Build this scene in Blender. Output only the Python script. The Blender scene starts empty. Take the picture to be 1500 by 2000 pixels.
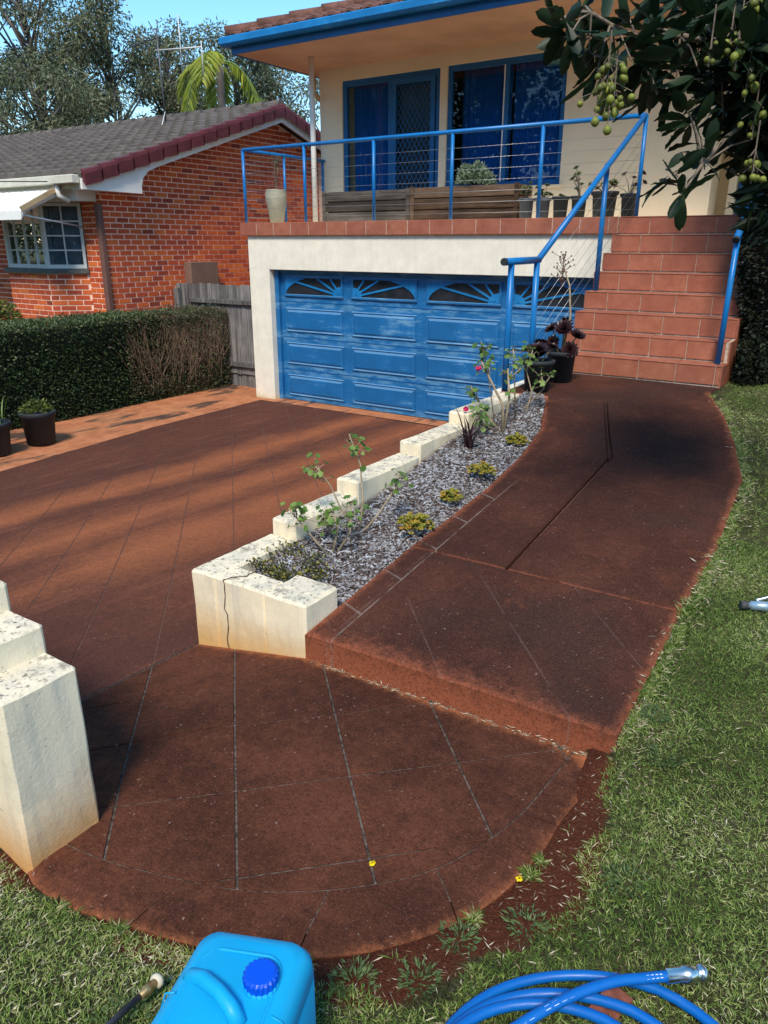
import bpy, bmesh, math, random
import numpy as np
from mathutils import Vector, Matrix, Euler
random.seed(7); rng = np.random.default_rng(11)
R = math.radians
scene = bpy.context.scene
COL = scene.collection

# ---------------------------------------------------------------- camera
cam_d = bpy.data.cameras.new('camera'); cam = bpy.data.objects.new('camera', cam_d); COL.objects.link(cam)
cam_d.sensor_fit = 'VERTICAL'; cam_d.sensor_height = 24.0; cam_d.sensor_width = 18.0
cam_d.lens = 24.0 * 1470 / 2000
cam_d.clip_start = 0.05; cam_d.clip_end = 2000
cam.matrix_world = Matrix.Translation((0, 0, 2.42)) @ (Euler((R(90 - 19.656), 0, R(33.83)), 'XYZ').to_matrix().to_4x4() @ Matrix.Rotation(R(0.1), 4, 'Z'))
scene.camera = cam

# ---------------------------------------------------------------- sky and sun
SUN_EL, SUN_AZ = 52.0, 24.0        # azimuth: degrees from -Y towards +X (behind the viewer)
world = bpy.data.worlds.new('World'); scene.world = world; world.use_nodes = True
wn = world.node_tree.nodes; wl = world.node_tree.links
bg = wn['Background']; sky = wn.new('ShaderNodeTexSky'); sky.sky_type = 'NISHITA'; sky.sun_disc = False
sd = Vector((math.sin(R(SUN_AZ)) * math.cos(R(SUN_EL)), -math.cos(R(SUN_AZ)) * math.cos(R(SUN_EL)), math.sin(R(SUN_EL))))
sky.sun_elevation = R(SUN_EL); sky.sun_rotation = math.atan2(sd.x, sd.y)
sky.dust_density = 0.3; sky.ozone_density = 1.6; sky.air_density = 1.0; sky.altitude = 100
hs = wn.new('ShaderNodeHueSaturation'); hs.inputs['Saturation'].default_value = 1.24; hs.inputs['Hue'].default_value = 0.487
wl.new(sky.outputs[0], hs.inputs['Color']); wl.new(hs.outputs[0], bg.inputs[0]); bg.inputs[1].default_value = 0.128
sun_d = bpy.data.lights.new('sun', 'SUN'); sun_d.energy = 2.15; sun_d.angle = R(14); sun_d.color = (1.0, 0.89, 0.74)
sun = bpy.data.objects.new('sun', sun_d); COL.objects.link(sun); sun.rotation_euler = (-sd).to_track_quat('-Z', 'Y').to_euler()
scene.view_settings.view_transform = 'Standard'; scene.view_settings.look = 'None'
scene.view_settings.exposure = 1.0; scene.view_settings.gamma = 1.0

# ---------------------------------------------------------------- helpers
def tag(o, label=None, cat=None, group=None, kind=None):
    if label: o['label'] = label
    if cat: o['category'] = cat
    if group: o['group'] = group
    if kind: o['kind'] = kind
    return o
def obj(name, me, mat=None, parent=None, label=None, cat=None, group=None, kind=None):
    o = bpy.data.objects.new(name, me); COL.objects.link(o)
    if mat is not None and me is not None and len(me.materials) == 0: me.materials.append(mat)
    if parent is not None:
        o.parent = parent
    return tag(o, label, cat, group, kind)
def empty(name, label, cat, group=None, loc=(0, 0, 0)):
    o = bpy.data.objects.new(name, None); COL.objects.link(o); o.location = loc; o.empty_display_size = .1
    return tag(o, label, cat, group)
class MB:
    """collects shapes in WORLD coordinates, builds one mesh object"""
    def __init__(s): s.v = []; s.f = []; s.sm = []
    def add(s, vs, fs, smooth=False):
        n = len(s.v); s.v += [tuple(v) for v in vs]; s.f += [tuple(i + n for i in f) for f in fs]; s.sm += [smooth] * len(fs); return s
    def box(s, x0, x1, y0, y1, z0, z1, bev=0.0):
        if bev <= 0:
            v = [(x, y, z) for z in (z0, z1) for y in (y0, y1) for x in (x0, x1)]
            return s.add(v, [(0, 2, 3, 1), (4, 5, 7, 6), (0, 1, 5, 4), (2, 6, 7, 3), (0, 4, 6, 2), (1, 3, 7, 5)])
        bm = bmesh.new(); bmesh.ops.create_cube(bm, size=1)
        for v in bm.verts: v.co = Vector(((x0 + x1) / 2 + v.co.x * (x1 - x0), (y0 + y1) / 2 + v.co.y * (y1 - y0), (z0 + z1) / 2 + v.co.z * (z1 - z0)))
        bmesh.ops.bevel(bm, geom=bm.edges[:], offset=bev, segments=1, affect='EDGES')
        bm.verts.index_update(); r = s.add([v.co[:] for v in bm.verts], [[v.index for v in f.verts] for f in bm.faces]); bm.free(); return r
    def obox(s, c, ax, ay, az):      # oriented box: centre + three half-axis vectors
        c = np.array(c); ax = np.array(ax); ay = np.array(ay); az = np.array(az)
        v = [c + ax * a + ay * b + az * d for d in (-1, 1) for b in (-1, 1) for a in (-1, 1)]
        return s.add(v, [(0, 2, 3, 1), (4, 5, 7, 6), (0, 1, 5, 4), (2, 6, 7, 3), (0, 4, 6, 2), (1, 3, 7, 5)])
    def prism(s, poly, z0, z1, bev=0.0):    # poly of (x,y), z0/z1 numbers or functions of (x,y)
        f0 = z0 if callable(z0) else (lambda x, y: z0); f1 = z1 if callable(z1) else (lambda x, y: z1)
        a = sum(poly[i][0] * poly[(i + 1) % len(poly)][1] - poly[(i + 1) % len(poly)][0] * poly[i][1] for i in range(len(poly)))
        if a < 0: poly = poly[::-1]
        n = len(poly)
        if bev > 0:
            inn = inset(poly, bev)
            v = [(x, y, f0(x, y)) for x, y in poly] + [(x, y, f1(x, y) - bev) for x, y in poly] + [(x, y, f1(x, y)) for x, y in inn]
            fs = [(i, (i + 1) % n, n + (i + 1) % n, n + i) for i in range(n)] + [(n + i, n + (i + 1) % n, 2 * n + (i + 1) % n, 2 * n + i) for i in range(n)] + [tuple(range(2 * n, 3 * n))]
        else:
            v = [(x, y, f0(x, y)) for x, y in poly] + [(x, y, f1(x, y)) for x, y in poly]
            fs = [(i, (i + 1) % n, n + (i + 1) % n, n + i) for i in range(n)] + [tuple(range(n, 2 * n)), tuple(range(n - 1, -1, -1))]
        return s.add(v, fs)
    def tube(s, pts, rad, n=8, cap=True, smooth=True):
        pts = [Vector(p) for p in pts]; rads = rad if hasattr(rad, '__len__') else [rad] * len(pts)
        vs = []; fs = []; ref = None
        for i, p in enumerate(pts):
            t = (pts[min(i + 1, len(pts) - 1)] - pts[max(i - 1, 0)]).normalized()
            if ref is None: ref = Vector((0, 0, 1)) if abs(t.z) < .9 else Vector((1, 0, 0))
            u = (ref - t * ref.dot(t)).normalized(); w = t.cross(u); ref = u
            for k in range(n):
                a = 2 * math.pi * k / n; vs.append(p + (u * math.cos(a) + w * math.sin(a)) * rads[i])
        for i in range(len(pts) - 1):
            for k in range(n):
                fs.append((i * n + k, i * n + (k + 1) % n, (i + 1) * n + (k + 1) % n, (i + 1) * n + k))
        s.add(vs, fs, smooth)
        if cap:
            b = len(s.v) - len(vs); m = (len(pts) - 1) * n
            s.f += [tuple(b + k for k in range(n - 1, -1, -1)), tuple(b + m + k for k in range(n))]; s.sm += [False, False]
        return s
    def lathe(s, c, prof, n=20, smooth=True, sx=1, sy=1):   # prof: (r, z) relative to c
        vs = []; fs = []
        for r, z in prof:
            for k in range(n):
                a = 2 * math.pi * k / n; vs.append((c[0] + r * sx * math.cos(a), c[1] + r * sy * math.sin(a), c[2] + z))
        for i in range(len(prof) - 1):
            for k in range(n): fs.append((i * n + k, i * n + (k + 1) % n, (i + 1) * n + (k + 1) % n, (i + 1) * n + k))
        return s.add(vs, fs, smooth)
    def mesh(s, name):
        me = bpy.data.meshes.new(name); me.from_pydata(s.v, [], s.f)
        me.polygons.foreach_set('use_smooth', s.sm); me.update(); return me
    def build(s, name, mat, parent=None, **k): return obj(name, s.mesh(name), mat, parent, **k)
def inset(poly, d):
    out = []; n = len(poly)
    for i in range(n):
        p0, p1, p2 = Vector(poly[i - 1]), Vector(poly[i]), Vector(poly[(i + 1) % n])
        a = (p1 - p0); b = (p2 - p1)
        if a.length < 1e-6 or b.length < 1e-6: out.append(tuple(p1)); continue
        a.normalize(); b.normalize(); na = Vector((-a.y, a.x)); nb = Vector((-b.y, b.x))
        m = na + nb; k = m.dot(m)
        m = m * (2 / k) if k > .3 else m
        if k > .3: out.append(tuple(p1 + m * d / 1.0 * (1.0)))
        else: out.append(tuple(p1 + m * d))
    return out
def clip(subj, hp):        # clip polygon by half planes (a,b,c): a*x+b*y<=c
    for a, b, c in hp:
        o = []
        for i in range(len(subj)):
            p, q = subj[i], subj[(i + 1) % len(subj)]
            dp, dq = a * p[0] + b * p[1] - c, a * q[0] + b * q[1] - c
            if dp <= 0: o.append(p)
            if (dp < 0 < dq) or (dq < 0 < dp):
                t = dp / (dp - dq); o.append((p[0] + (q[0] - p[0]) * t, p[1] + (q[1] - p[1]) * t))
        subj = o
        if len(subj) < 3: return []
    r = []
    for p in subj:
        if not r or (abs(p[0] - r[-1][0]) + abs(p[1] - r[-1][1])) > 1e-4: r.append(p)
    if len(r) > 2 and abs(r[0][0] - r[-1][0]) + abs(r[0][1] - r[-1][1]) < 1e-4: r.pop()
    return r if len(r) > 2 else []
def area(p): return abs(sum(p[i][0] * p[(i + 1) % len(p)][1] - p[(i + 1) % len(p)][0] * p[i][1] for i in range(len(p)))) / 2
def inpoly(x, y, poly):
    c = np.zeros(len(x), bool); n = len(poly); j = n - 1
    for i in range(n):
        xi, yi = poly[i]; xj, yj = poly[j]
        c ^= ((yi > y) != (yj > y)) & (x < (xj - xi) * (y - yi) / (yj - yi + 1e-12) + xi); j = i
    return c
def np_mesh(name, V, F, attr=None, smooth=False):
    """V (n,3) float, F (m,k) int all same k; attr dict name->per-vertex float"""
    me = bpy.data.meshes.new(name); V = np.asarray(V, np.float32); F = np.asarray(F, np.int32)
    me.vertices.add(len(V)); me.vertices.foreach_set('co', V.ravel())
    k = F.shape[1]; me.loops.add(F.size); me.loops.foreach_set('vertex_index', F.ravel())
    me.polygons.add(len(F)); me.polygons.foreach_set('loop_start', np.arange(0, F.size, k, dtype=np.int32))
    me.polygons.foreach_set('use_smooth', np.full(len(F), smooth))
    if attr:
        for n_, a in attr.items():
            at = me.attributes.new(n_, 'FLOAT', 'POINT'); at.data.foreach_set('value', np.asarray(a, np.float32))
    me.update(calc_edges=True); return me
def unit(a): return a / (np.linalg.norm(a, axis=1, keepdims=True) + 1e-9)
def leaf_cloud(P, D, L, W, fold=.25, droop=.0, tint=None):
    """many small leaves: P base, D direction, L length, W width -> 2 folded quads each (6 verts)"""
    n = len(P); D = unit(D); rnd = rng.normal(size=(n, 3)); S = unit(np.cross(D, rnd)); N = np.cross(S, D)
    L = np.broadcast_to(np.asarray(L, float), (n,))[:, None]; W = np.broadcast_to(np.asarray(W, float), (n,))[:, None]
    mid = P + D * L * .45; tip = P + D * L + np.array([0, 0, -1]) * L * droop
    V = np.stack([P, mid + S * W * .5 + N * W * fold, tip, mid - S * W * .5 + N * W * fold], 1).reshape(-1, 3)
    i = np.arange(n)[:, None] * 4
    F = np.concatenate([i + np.array([[0, 1, 2]]), i + np.array([[0, 2, 3]])], 1).reshape(-1, 3)
    t = rng.random(n) if tint is None else tint
    return V, F, np.repeat(t, 4)
def cloud_obj(name, parts, mat, parent=None, **k):
    Vs, Fs, Ts = [], [], []; n = 0
    for V, F, T in parts: Vs.append(V); Fs.append(F + n); Ts.append(T); n += len(V)
    return obj(name, np_mesh(name, np.concatenate(Vs), np.concatenate(Fs), {'tint': np.concatenate(Ts)}), mat, parent, **k)

# ---------------------------------------------------------------- materials
class NT:
    def __init__(s, name):
        s.m = bpy.data.materials.new(name); s.m.use_nodes = True; s.t = s.m.node_tree; s.b = s.t.nodes['Principled BSDF']; s._pos = None
    def n(s, ty, **kw):
        x = s.t.nodes.new(ty)
        for k, v in kw.items(): setattr(x, k, v)
        return x
    def link(s, a, b): s.t.links.new(a, b)
    def pos(s):
        if s._pos is None: s._pos = s.n('ShaderNodeNewGeometry').outputs['Position']
        return s._pos
    def val(s, x):
        return x
    def math(s, op, a, b=None, c=None, clamp=False):
        x = s.n('ShaderNodeMath', operation=op); x.use_clamp = clamp
        for i, q in enumerate((a, b, c)):
            if q is None: continue
            if isinstance(q, (int, float)): x.inputs[i].default_value = q
            else: s.link(q, x.inputs[i])
        return x.outputs[0]
    def xyz(s, v=None):
        x = s.n('ShaderNodeSeparateXYZ'); s.link(v or s.pos(), x.inputs[0]); return x.outputs
    def scaled(s, sc, loc=(0, 0, 0), v=None):
        x = s.n('ShaderNodeMapping'); s.link(v or s.pos(), x.inputs[0]); x.inputs['Scale'].default_value = sc; x.inputs['Location'].default_value = loc; return x.outputs[0]
    def noise(s, scale, detail=4, rough=.6, v=None, dist=0):
        x = s.n('ShaderNodeTexNoise'); x.inputs['Scale'].default_value = scale; x.inputs['Detail'].default_value = detail; x.inputs['Roughness'].default_value = rough; x.inputs['Distortion'].default_value = dist
        s.link(v or s.pos(), x.inputs['Vector']); return x.outputs[0]
    def ramp(s, f, a, b, smooth=True):
        x = s.n('ShaderNodeMapRange'); x.interpolation_type = 'SMOOTHSTEP' if smooth else 'LINEAR'
        s.link(f, x.inputs[0]); x.inputs[1].default_value = a; x.inputs[2].default_value = b; return x.outputs[0]
    def mix(s, f, a, b, mode='MIX'):
        x = s.n('ShaderNodeMix', data_type='RGBA', blend_type=mode)
        for i, q in ((0, f), (6, a), (7, b)):
            if isinstance(q, (int, float)): x.inputs[i].default_value = q
            elif isinstance(q, (tuple, list)): x.inputs[i].default_value = (*q, 1)
            else: s.link(q, x.inputs[i])
        return x.outputs[2]
    def attr(s, name): x = s.n('ShaderNodeAttribute', attribute_name=name); return x.outputs['Fac']
    def orand(s): return s.n('ShaderNodeObjectInfo').outputs['Random']
    def colramp(s, f, stops):
        x = s.n('ShaderNodeValToRGB'); s.link(f, x.inputs[0]); cr = x.color_ramp
        while len(cr.elements) < len(stops): cr.elements.new(.5)
        for e, (p, c) in zip(cr.elements, stops): e.position = p; e.color = (*c, 1)
        return x.outputs[0]
    def bump(s, h, strength=.3, dist=.01):
        x = s.n('ShaderNodeBump'); x.inputs['Strength'].default_value = strength; x.inputs['Distance'].default_value = dist
        s.link(h, x.inputs['Height']); s.link(x.outputs[0], s.b.inputs['Normal']); return x
    def out(s, col=None, rough=.7, metal=0, spec=.4):
        if col is not None:
            if isinstance(col, (tuple, list)): s.b.inputs['Base Color'].default_value = (*col, 1)
            else: s.link(col, s.b.inputs['Base Color'])
        if isinstance(rough, (int, float)): s.b.inputs['Roughness'].default_value = rough
        else: s.link(rough, s.b.inputs['Roughness'])
        s.b.inputs['Metallic'].default_value = metal; s.b.inputs['Specular IOR Level'].default_value = spec
        return s.m
def mul(c, k): return tuple(min(1, x * k) for x in c)
def plain(name, col, rough=.6, var=.18, scale=6, bump=0, bscale=60, metal=0, spec=.4, orand=0):
    t = NT(name); c = t.mix(t.ramp(t.noise(scale, 5), .3, .7), mul(col, 1 - var), mul(col, 1 + var))
    if orand: c = t.mix(t.math('MULTIPLY', t.orand(), orand), c, mul(col, .35))
    if bump: t.bump(t.noise(bscale, 4), bump, .01)
    return t.out(c, rough, metal, spec)
def leafmat(name, stops, rough=.5, trans=.25, spec=.35):
    t = NT(name); c = t.colramp(t.attr('tint'), stops); t.out(c, rough, 0, spec)
    tr = t.n('ShaderNodeBsdfTranslucent'); t.link(c, tr.inputs[0]); mx = t.n('ShaderNodeMixShader'); mx.inputs[0].default_value = trans
    o = t.t.nodes['Material Output']; t.link(t.b.outputs[0], mx.inputs[1]); t.link(tr.outputs[0], mx.inputs[2]); t.link(mx.outputs[0], o.inputs[0]); return t.m
def glass(name, tint=(.9, .95, 1), ior=1.5, rough=.0):
    t = NT(name); g = t.n('ShaderNodeBsdfGlossy'); g.inputs['Roughness'].default_value = rough; tr = t.n('ShaderNodeBsdfTransparent'); tr.inputs[0].default_value = (*tint, 1)
    fr = t.n('ShaderNodeFresnel'); fr.inputs[0].default_value = ior; mx = t.n('ShaderNodeMixShader'); t.link(fr.outputs[0], mx.inputs[0]); t.link(tr.outputs[0], mx.inputs[1]); t.link(g.outputs[0], mx.inputs[2])
    t.link(mx.outputs[0], t.t.nodes['Material Output'].inputs[0]); return t.m
BLUE = (.012, .16, .50); RAILBLUE = (.006, .16, .46)
def m_concrete(name, kind):
    t = NT(name); x, y, z = t.xyz()
    dark = (.044, .017, .011); mid = (.122, .043, .025); org = (.40, .135, .055)
    grain = t.noise(170, 3, .7); patch = t.noise(1.6, 5, .65); fine = t.noise(22, 5, .7)
    if kind == 'drive':
        wob = t.noise(1.0, 4, .6, v=t.scaled((1.6, .35, 1), (3.1, .4, 0)), dist=.6)
        xx = t.math('ADD', t.math('DIVIDE', t.math('ADD', x, 8.3), 5.5), t.math('MULTIPLY', t.math('SUBTRACT', wob, .5), .17))
        bc = t.colramp(xx, [(p, (v, v, v)) for p, v in ((.0, .30), (.10, .38), (.30, .34), (.40, .80), (.47, .36), (.56, .78), (.63, .50), (.72, .80), (.82, .50), (.97, .40))])
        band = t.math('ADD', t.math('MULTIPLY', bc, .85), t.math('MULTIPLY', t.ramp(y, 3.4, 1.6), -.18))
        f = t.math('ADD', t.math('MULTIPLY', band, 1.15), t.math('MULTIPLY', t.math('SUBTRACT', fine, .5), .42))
        f = t.math('ADD', f, t.math('MULTIPLY', t.math('SUBTRACT', patch, .5), .30))
        c = t.mix(t.ramp(f, .25, .95), (.088, .036, .027), (.34, .115, .050))
        c = t.mix(t.math('MULTIPLY', t.ramp(t.noise(1.0, 3, .6, v=t.scaled((9, 1.1, 1))), .5, .8), .35), c, (.30, .11, .065))
    elif kind == 'pad':
        f = t.math('ADD', t.math('MULTIPLY', patch, .75), t.math('MULTIPLY', fine, .35))
        c = t.mix(t.ramp(f, .38, .72), dark, mid); c = t.mix(t.math('MULTIPLY', t.ramp(t.noise(3.3, 5, .7), .56, .70), .55), c, (.024, .012, .010)); c = t.mix(t.math('MULTIPLY', t.ramp(t.noise(2.4, 4, .7), .58, .75), .35), c, (.18, .060, .027))
        e = t.ramp(t.math('ADD', t.attr('edge'), t.math('MULTIPLY', t.math('SUBTRACT', fine, .5), .6)), .35, .95)
        c = t.mix(e, c, org)
    else:
        f = t.math('ADD', t.math('MULTIPLY', patch, .8), t.math('MULTIPLY', fine, .3))
        c = t.mix(t.ramp(f, .40, .85), (.045, .0185, .0145), (.122, .044, .027))
        c = t.mix(t.math('MULTIPLY', t.ramp(t.noise(.9, 3), .52, .68), .55), c, (.040, .024, .021)); c = t.mix(t.math('MULTIPLY', t.ramp(t.noise(4.2, 5, .7), .58, .72), .45), c, (.16, .054, .026)); c = t.mix(t.math('MULTIPLY', t.ramp(t.noise(6, 5, .75), .60, .72), .45), c, (.028, .016, .013))
        e = t.ramp(t.math('ADD', t.attr('edge'), t.math('MULTIPLY', t.math('SUBTRACT', fine, .5), .6)), .35, .95)
        c = t.mix(t.math('MULTIPLY', e, .9), c, (.33, .10, .05))
        # stencil lines, flush with the surface, half worn away
        def line(d, w): return t.math('SUBTRACT', 1, t.ramp(t.math('ABSOLUTE', d), w * .5, w), clamp=True)
        s1 = t.math('ADD', x, y); fr = t.math('SUBTRACT', t.math('FRACT', t.math('DIVIDE', t.math('SUBTRACT', s1, .80), .575)), .5)
        s2 = t.math('SUBTRACT', y, x); fr2 = t.math('SUBTRACT', t.math('FRACT', t.math('DIVIDE', t.math('SUBTRACT', s2, 4.55), .60)), .5)
        br = t.math('ADD', x, 1.93)
        ln = t.math('MAXIMUM', line(fr, .012), t.math('MULTIPLY', line(fr2, .016), .0)); ln = t.math('MAXIMUM', ln, t.math('MULTIPLY', line(br, .009), .9))
        ln = t.math('MULTIPLY', ln, t.ramp(t.math('SUBTRACT', 3.9, y), 0, 1.0)); ln = t.math('MULTIPLY', ln, t.ramp(t.noise(6, 4), .38, .62))
        c = t.mix(t.math('MULTIPLY', ln, .17), c, (.24, .20, .19))
        bm_ = t.math('MULTIPLY', t.ramp(t.math('SUBTRACT', -1.90, x), 0, .012), t.ramp(t.math('SUBTRACT', 4.6, y), 0, .6))
        cl = t.math('MULTIPLY', line(t.math('SUBTRACT', t.math('FRACT', t.math('DIVIDE', t.math('ADD', y, t.math('MULTIPLY', x, .35)), .36)), .5), .022), bm_)
        ll = t.math('MULTIPLY', line(t.math('ADD', x, 1.905), .006), t.ramp(t.math('SUBTRACT', 4.6, y), 0, .6))
        c = t.mix(t.math('MULTIPLY', t.math('MULTIPLY', t.math('MAXIMUM', cl, ll), t.ramp(t.noise(9, 4), .32, .55)), .55), c, (.26, .22, .20))
        jy = t.math('SUBTRACT', y, t.math('ADD', 3.378, t.math('MULTIPLY', x, .0171)))
        gx = t.math('ADD', t.math('ADD', x, 1.478), t.math('MULTIPLY', t.math('SUBTRACT', y, 3.36), .0165)); gm2 = t.math('MULTIPLY', t.ramp(y, 3.34, 3.37), t.ramp(y, 5.1, 5.0))
        rj = t.math('MAXIMUM', line(jy, .015), t.math('MULTIPLY', line(gx, .012), t.math('MULTIPLY', gm2, .35))); rj = t.math('MULTIPLY', rj, t.ramp(t.noise(14, 4), .30, .55))
        c = t.mix(t.math('MULTIPLY', rj, .6), c, (.25, .085, .05))
    c = t.mix(t.math('MULTIPLY', t.ramp(grain, .52, .72), .40), c, (.28, .12, .07)); c = t.mix(t.math('MULTIPLY', t.ramp(t.noise(75, 4, .75), .50, .64), .5), c, (.022, .011, .009))
    c = t.mix(t.math('MULTIPLY', t.ramp(grain, .46, .30), .5), c, (.03, .014, .012))
    c = t.mix(t.math('MULTIPLY', t.ramp(t.noise(60, 2, .5), .70, .76), .35), c, (.5, .38, .33))
    t.bump(t.math('ADD', grain, t.math('MULTIPLY', fine, 1.5)), .5, .004)
    return t.out(c, t.ramp(fine, .2, .9) if False else .95, 0, .08)
MAT = {}
MAT['drive'] = m_concrete('stained_driveway_concrete', 'drive'); MAT['pad'] = m_concrete('red_brown_concrete', 'pad'); MAT['path'] = m_concrete('dark_path_concrete', 'path')
MAT['joint'] = plain('joint_grit', (.095, .075, .062), .95, .75, 45, .6, 150)
MAT['joint_dark'] = plain('driveway_joint', (.11, .055, .040), .95, .5, 60)
def m_strip():
    t = NT('orange_side_concrete'); x, y, z = t.xyz()
    f = t.noise(1.0, 5, .65, v=t.scaled((3.2, .7, 1))); c = t.mix(t.ramp(t.noise(5, 5, .7), .3, .7), (.34, .125, .055), (.50, .20, .095))
    c = t.mix(t.ramp(f, .52, .60), c, (.07, .045, .035)); c = t.mix(t.math('MULTIPLY', t.ramp(t.noise(1.3, 3), .5, .65), .2), c, (.33, .20, .10))
    t.bump(t.noise(60, 4), .4, .006); return t.out(c, .9, 0, .2)
MAT['strip'] = m_strip()
def m_render(name, base, stain, z0, z1, lichen=True):
    t = NT(name); x, y, z = t.xyz(); g = t.n('ShaderNodeNewGeometry'); nz = t.xyz(g.outputs['Normal'])[2]
    n1 = t.noise(4, 6, .7); n2 = t.noise(28, 5, .7)
    c = t.mix(t.ramp(n1, .3, .75), mul(base, .88), mul(base, 1.04))
    vert = t.noise(1.0, 4, .6, v=t.scaled((14, 14, 1.3)))
    c = t.mix(t.math('MULTIPLY', t.ramp(vert, .48, .72), .5 if lichen else .16), c, (.50, .49, .43))
    zz = t.math('ADD', z, t.math('MULTIPLY', t.math('SUBTRACT', n1, .5), .16)); zz = t.math('ADD', zz, t.math('MULTIPLY', t.math('SUBTRACT', n2, .5), .06))
    h = t.ramp(zz, z1, z0); c = t.mix(t.math('MULTIPLY', h, .85), c, stain)
    if lichen:
        up = t.ramp(nz, .5, .9); sp = t.math('MAXIMUM', t.ramp(t.noise(38, 6, .75), .54, .61), t.math('MULTIPLY', t.ramp(t.noise(9, 6, .8), .52, .62), .7))
        c = t.mix(t.math('MULTIPLY', t.math('MULTIPLY', up, sp), .9), c, (.075, .07, .06))
        c = t.mix(t.math('MULTIPLY', up, t.math('MULTIPLY', t.ramp(n1, .45, .6), .5)), c, (.42, .40, .33))
        c = t.mix(t.math('MULTIPLY', t.ramp(t.noise(55, 4), .66, .70), .5), c, (.25, .2, .14))
    t.bump(t.math('ADD', t.noise(90, 4), n2), .35, .004); return t.out(c, .85, 0, .25)
MAT['wall_front'] = m_render('cream_render_planter', (.88, .77, .56), (.62, .35, .09), .42, .74)
MAT['wall_left'] = m_render('cream_render_fence', (.86, .76, .57), (.60, .27, .04), .52, .88)
MAT['garage_wall'] = m_render('white_painted_render', (.86, .82, .69), (.62, .48, .22), .0, .16, False)

# ---------------------------------------------------------------- ground heights
def z_path(y): return float(np.interp(y, [2.4, 6.2, 7.5], [.70, 1.18, 1.20]))
def z_drive(x, y):
    w = max(0., min(1., (x + 8) / 5.19)); return (.03 + .37 * (9 - y) / 6.6) * w + .05 * (1 - w)
def z_pad(x, y): return float(np.interp(x, [-2.81, -2.05, -.6, 1], [.40, .56, .59, .65])) + float(np.interp(x, [-2.81, -2.05], [.056, .02])) * (2.4 - y)
RIM = [(-2.05, .80), (-1.92, .84), (-1.79, .88), (-1.52, .945), (-1.23, 1.03), (-1.01, 1.14), (-.81, 1.34), (-.70, 1.52), (-.645, 1.72), (-.62, 2.02), (-.63, 2.44)]
def catmull(pts, n=4):
    out = []
    for i in range(len(pts) - 1):
        p0, p1, p2, p3 = [np.array(pts[max(0, min(len(pts) - 1, i + o))]) for o in (-1, 0, 1, 2)]
        for k in range(n): t_ = k / n; out.append(tuple(.5 * (2 * p1 + (p2 - p0) * t_ + (2 * p0 - 5 * p1 + 4 * p2 - p3) * t_ ** 2 + (3 * p1 - p0 - 3 * p2 + p3) * t_ ** 3)))
    return out + [tuple(pts[-1])]
RIM = catmull([(-2.02, 1.0), (-1.93, .895), (-1.75, .882), (-1.48, .95), (-1.23, 1.03), (-1.00, 1.155), (-.82, 1.33), (-.70, 1.54), (-.645, 1.78), (-.625, 2.10), (-.63, 2.44)])
ARC = [(-2.05, 1.02), (-1.86, 1.04), (-1.68, 1.08), (-1.36, 1.19), (-1.16, 1.31), (-1.0, 1.45), (-.88, 1.60), (-.80, 1.80), (-.755, 2.02), (-.735, 2.42)]
ARC = catmull(ARC, 3)
RA = np.array(RIM[:-1]); RB = np.array(RIM[1:])
def rim_dist_np(x, y):
    best = np.full(len(x), 9.)
    for (ax, ay), (bx, by) in zip(RA, RB):
        t = np.clip(((x - ax) * (bx - ax) + (y - ay) * (by - ay)) / ((bx - ax) ** 2 + (by - ay) ** 2), 0, 1); best = np.minimum(best, np.hypot(x - ax - t * (bx - ax), y - ay - t * (by - ay)))
    return best
def z_lawn_np(x, y):
    L = np.interp(y, [-2, 0, 1.0, 1.8, 2.6, 3.4, 5, 6.2, 7.5, 10], [.86, .80, .70, .66, .70, .81, 1.0, 1.15, 1.19, 1.2]); L = L + np.where(x > -.2, np.where(x < 3, .03 * (x + .2), .096), 0)
    zp = np.interp(x, [-2.81, -2.05, -.6, 1], [.40, .56, .59, .65]) + np.interp(x, [-2.81, -2.05], [.056, .02]) * (2.4 - y); w = np.maximum(np.minimum(1, rim_dist_np(x, y) / .5), np.clip((y - 2.15) / .42, 0, 1)); L = np.where(y < 2.6, (zp - .026) * (1 - w) + L * w, L)
    L = np.where(x < -2.2, L * np.maximum(0, 1 - (-2.2 - x)) + .5 * np.minimum(1, -2.2 - x), L); return L + .007 * np.sin(x * 7 + y * 3) * np.sin(y * 6.3 - x * 2.2)
def rim_dist(x, y):
    best = 9.
    for (ax, ay), (bx, by) in zip(RIM[:-1], RIM[1:]):
        t = max(0, min(1, ((x - ax) * (bx - ax) + (y - ay) * (by - ay)) / ((bx - ax) ** 2 + (by - ay) ** 2)))
        best = min(best, math.hypot(x - ax - t * (bx - ax), y - ay - t * (by - ay)))
    return best
PADPOLY = [(-2.82, 2.44), (-2.82, 1.0)] + RIM[0:1] + RIM[1:]
PADP = np.array(PADPOLY)
PATHPOLY = [(-2.05, 2.40), (-.58, 2.43), (-.60, 3.38), (-.59, 4.05), (-.65, 5.02), (-.82, 5.65), (-1.10, 6.5), (-1.28, 7.0), (-1.26, 7.6), (-2.9, 7.6), (-2.9, 6.1), (-2.42, 6.1), (-2.17, 5.41), (-2.07, 4.85), (-2.02, 4.26), (-2.03, 3.43)]
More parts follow.
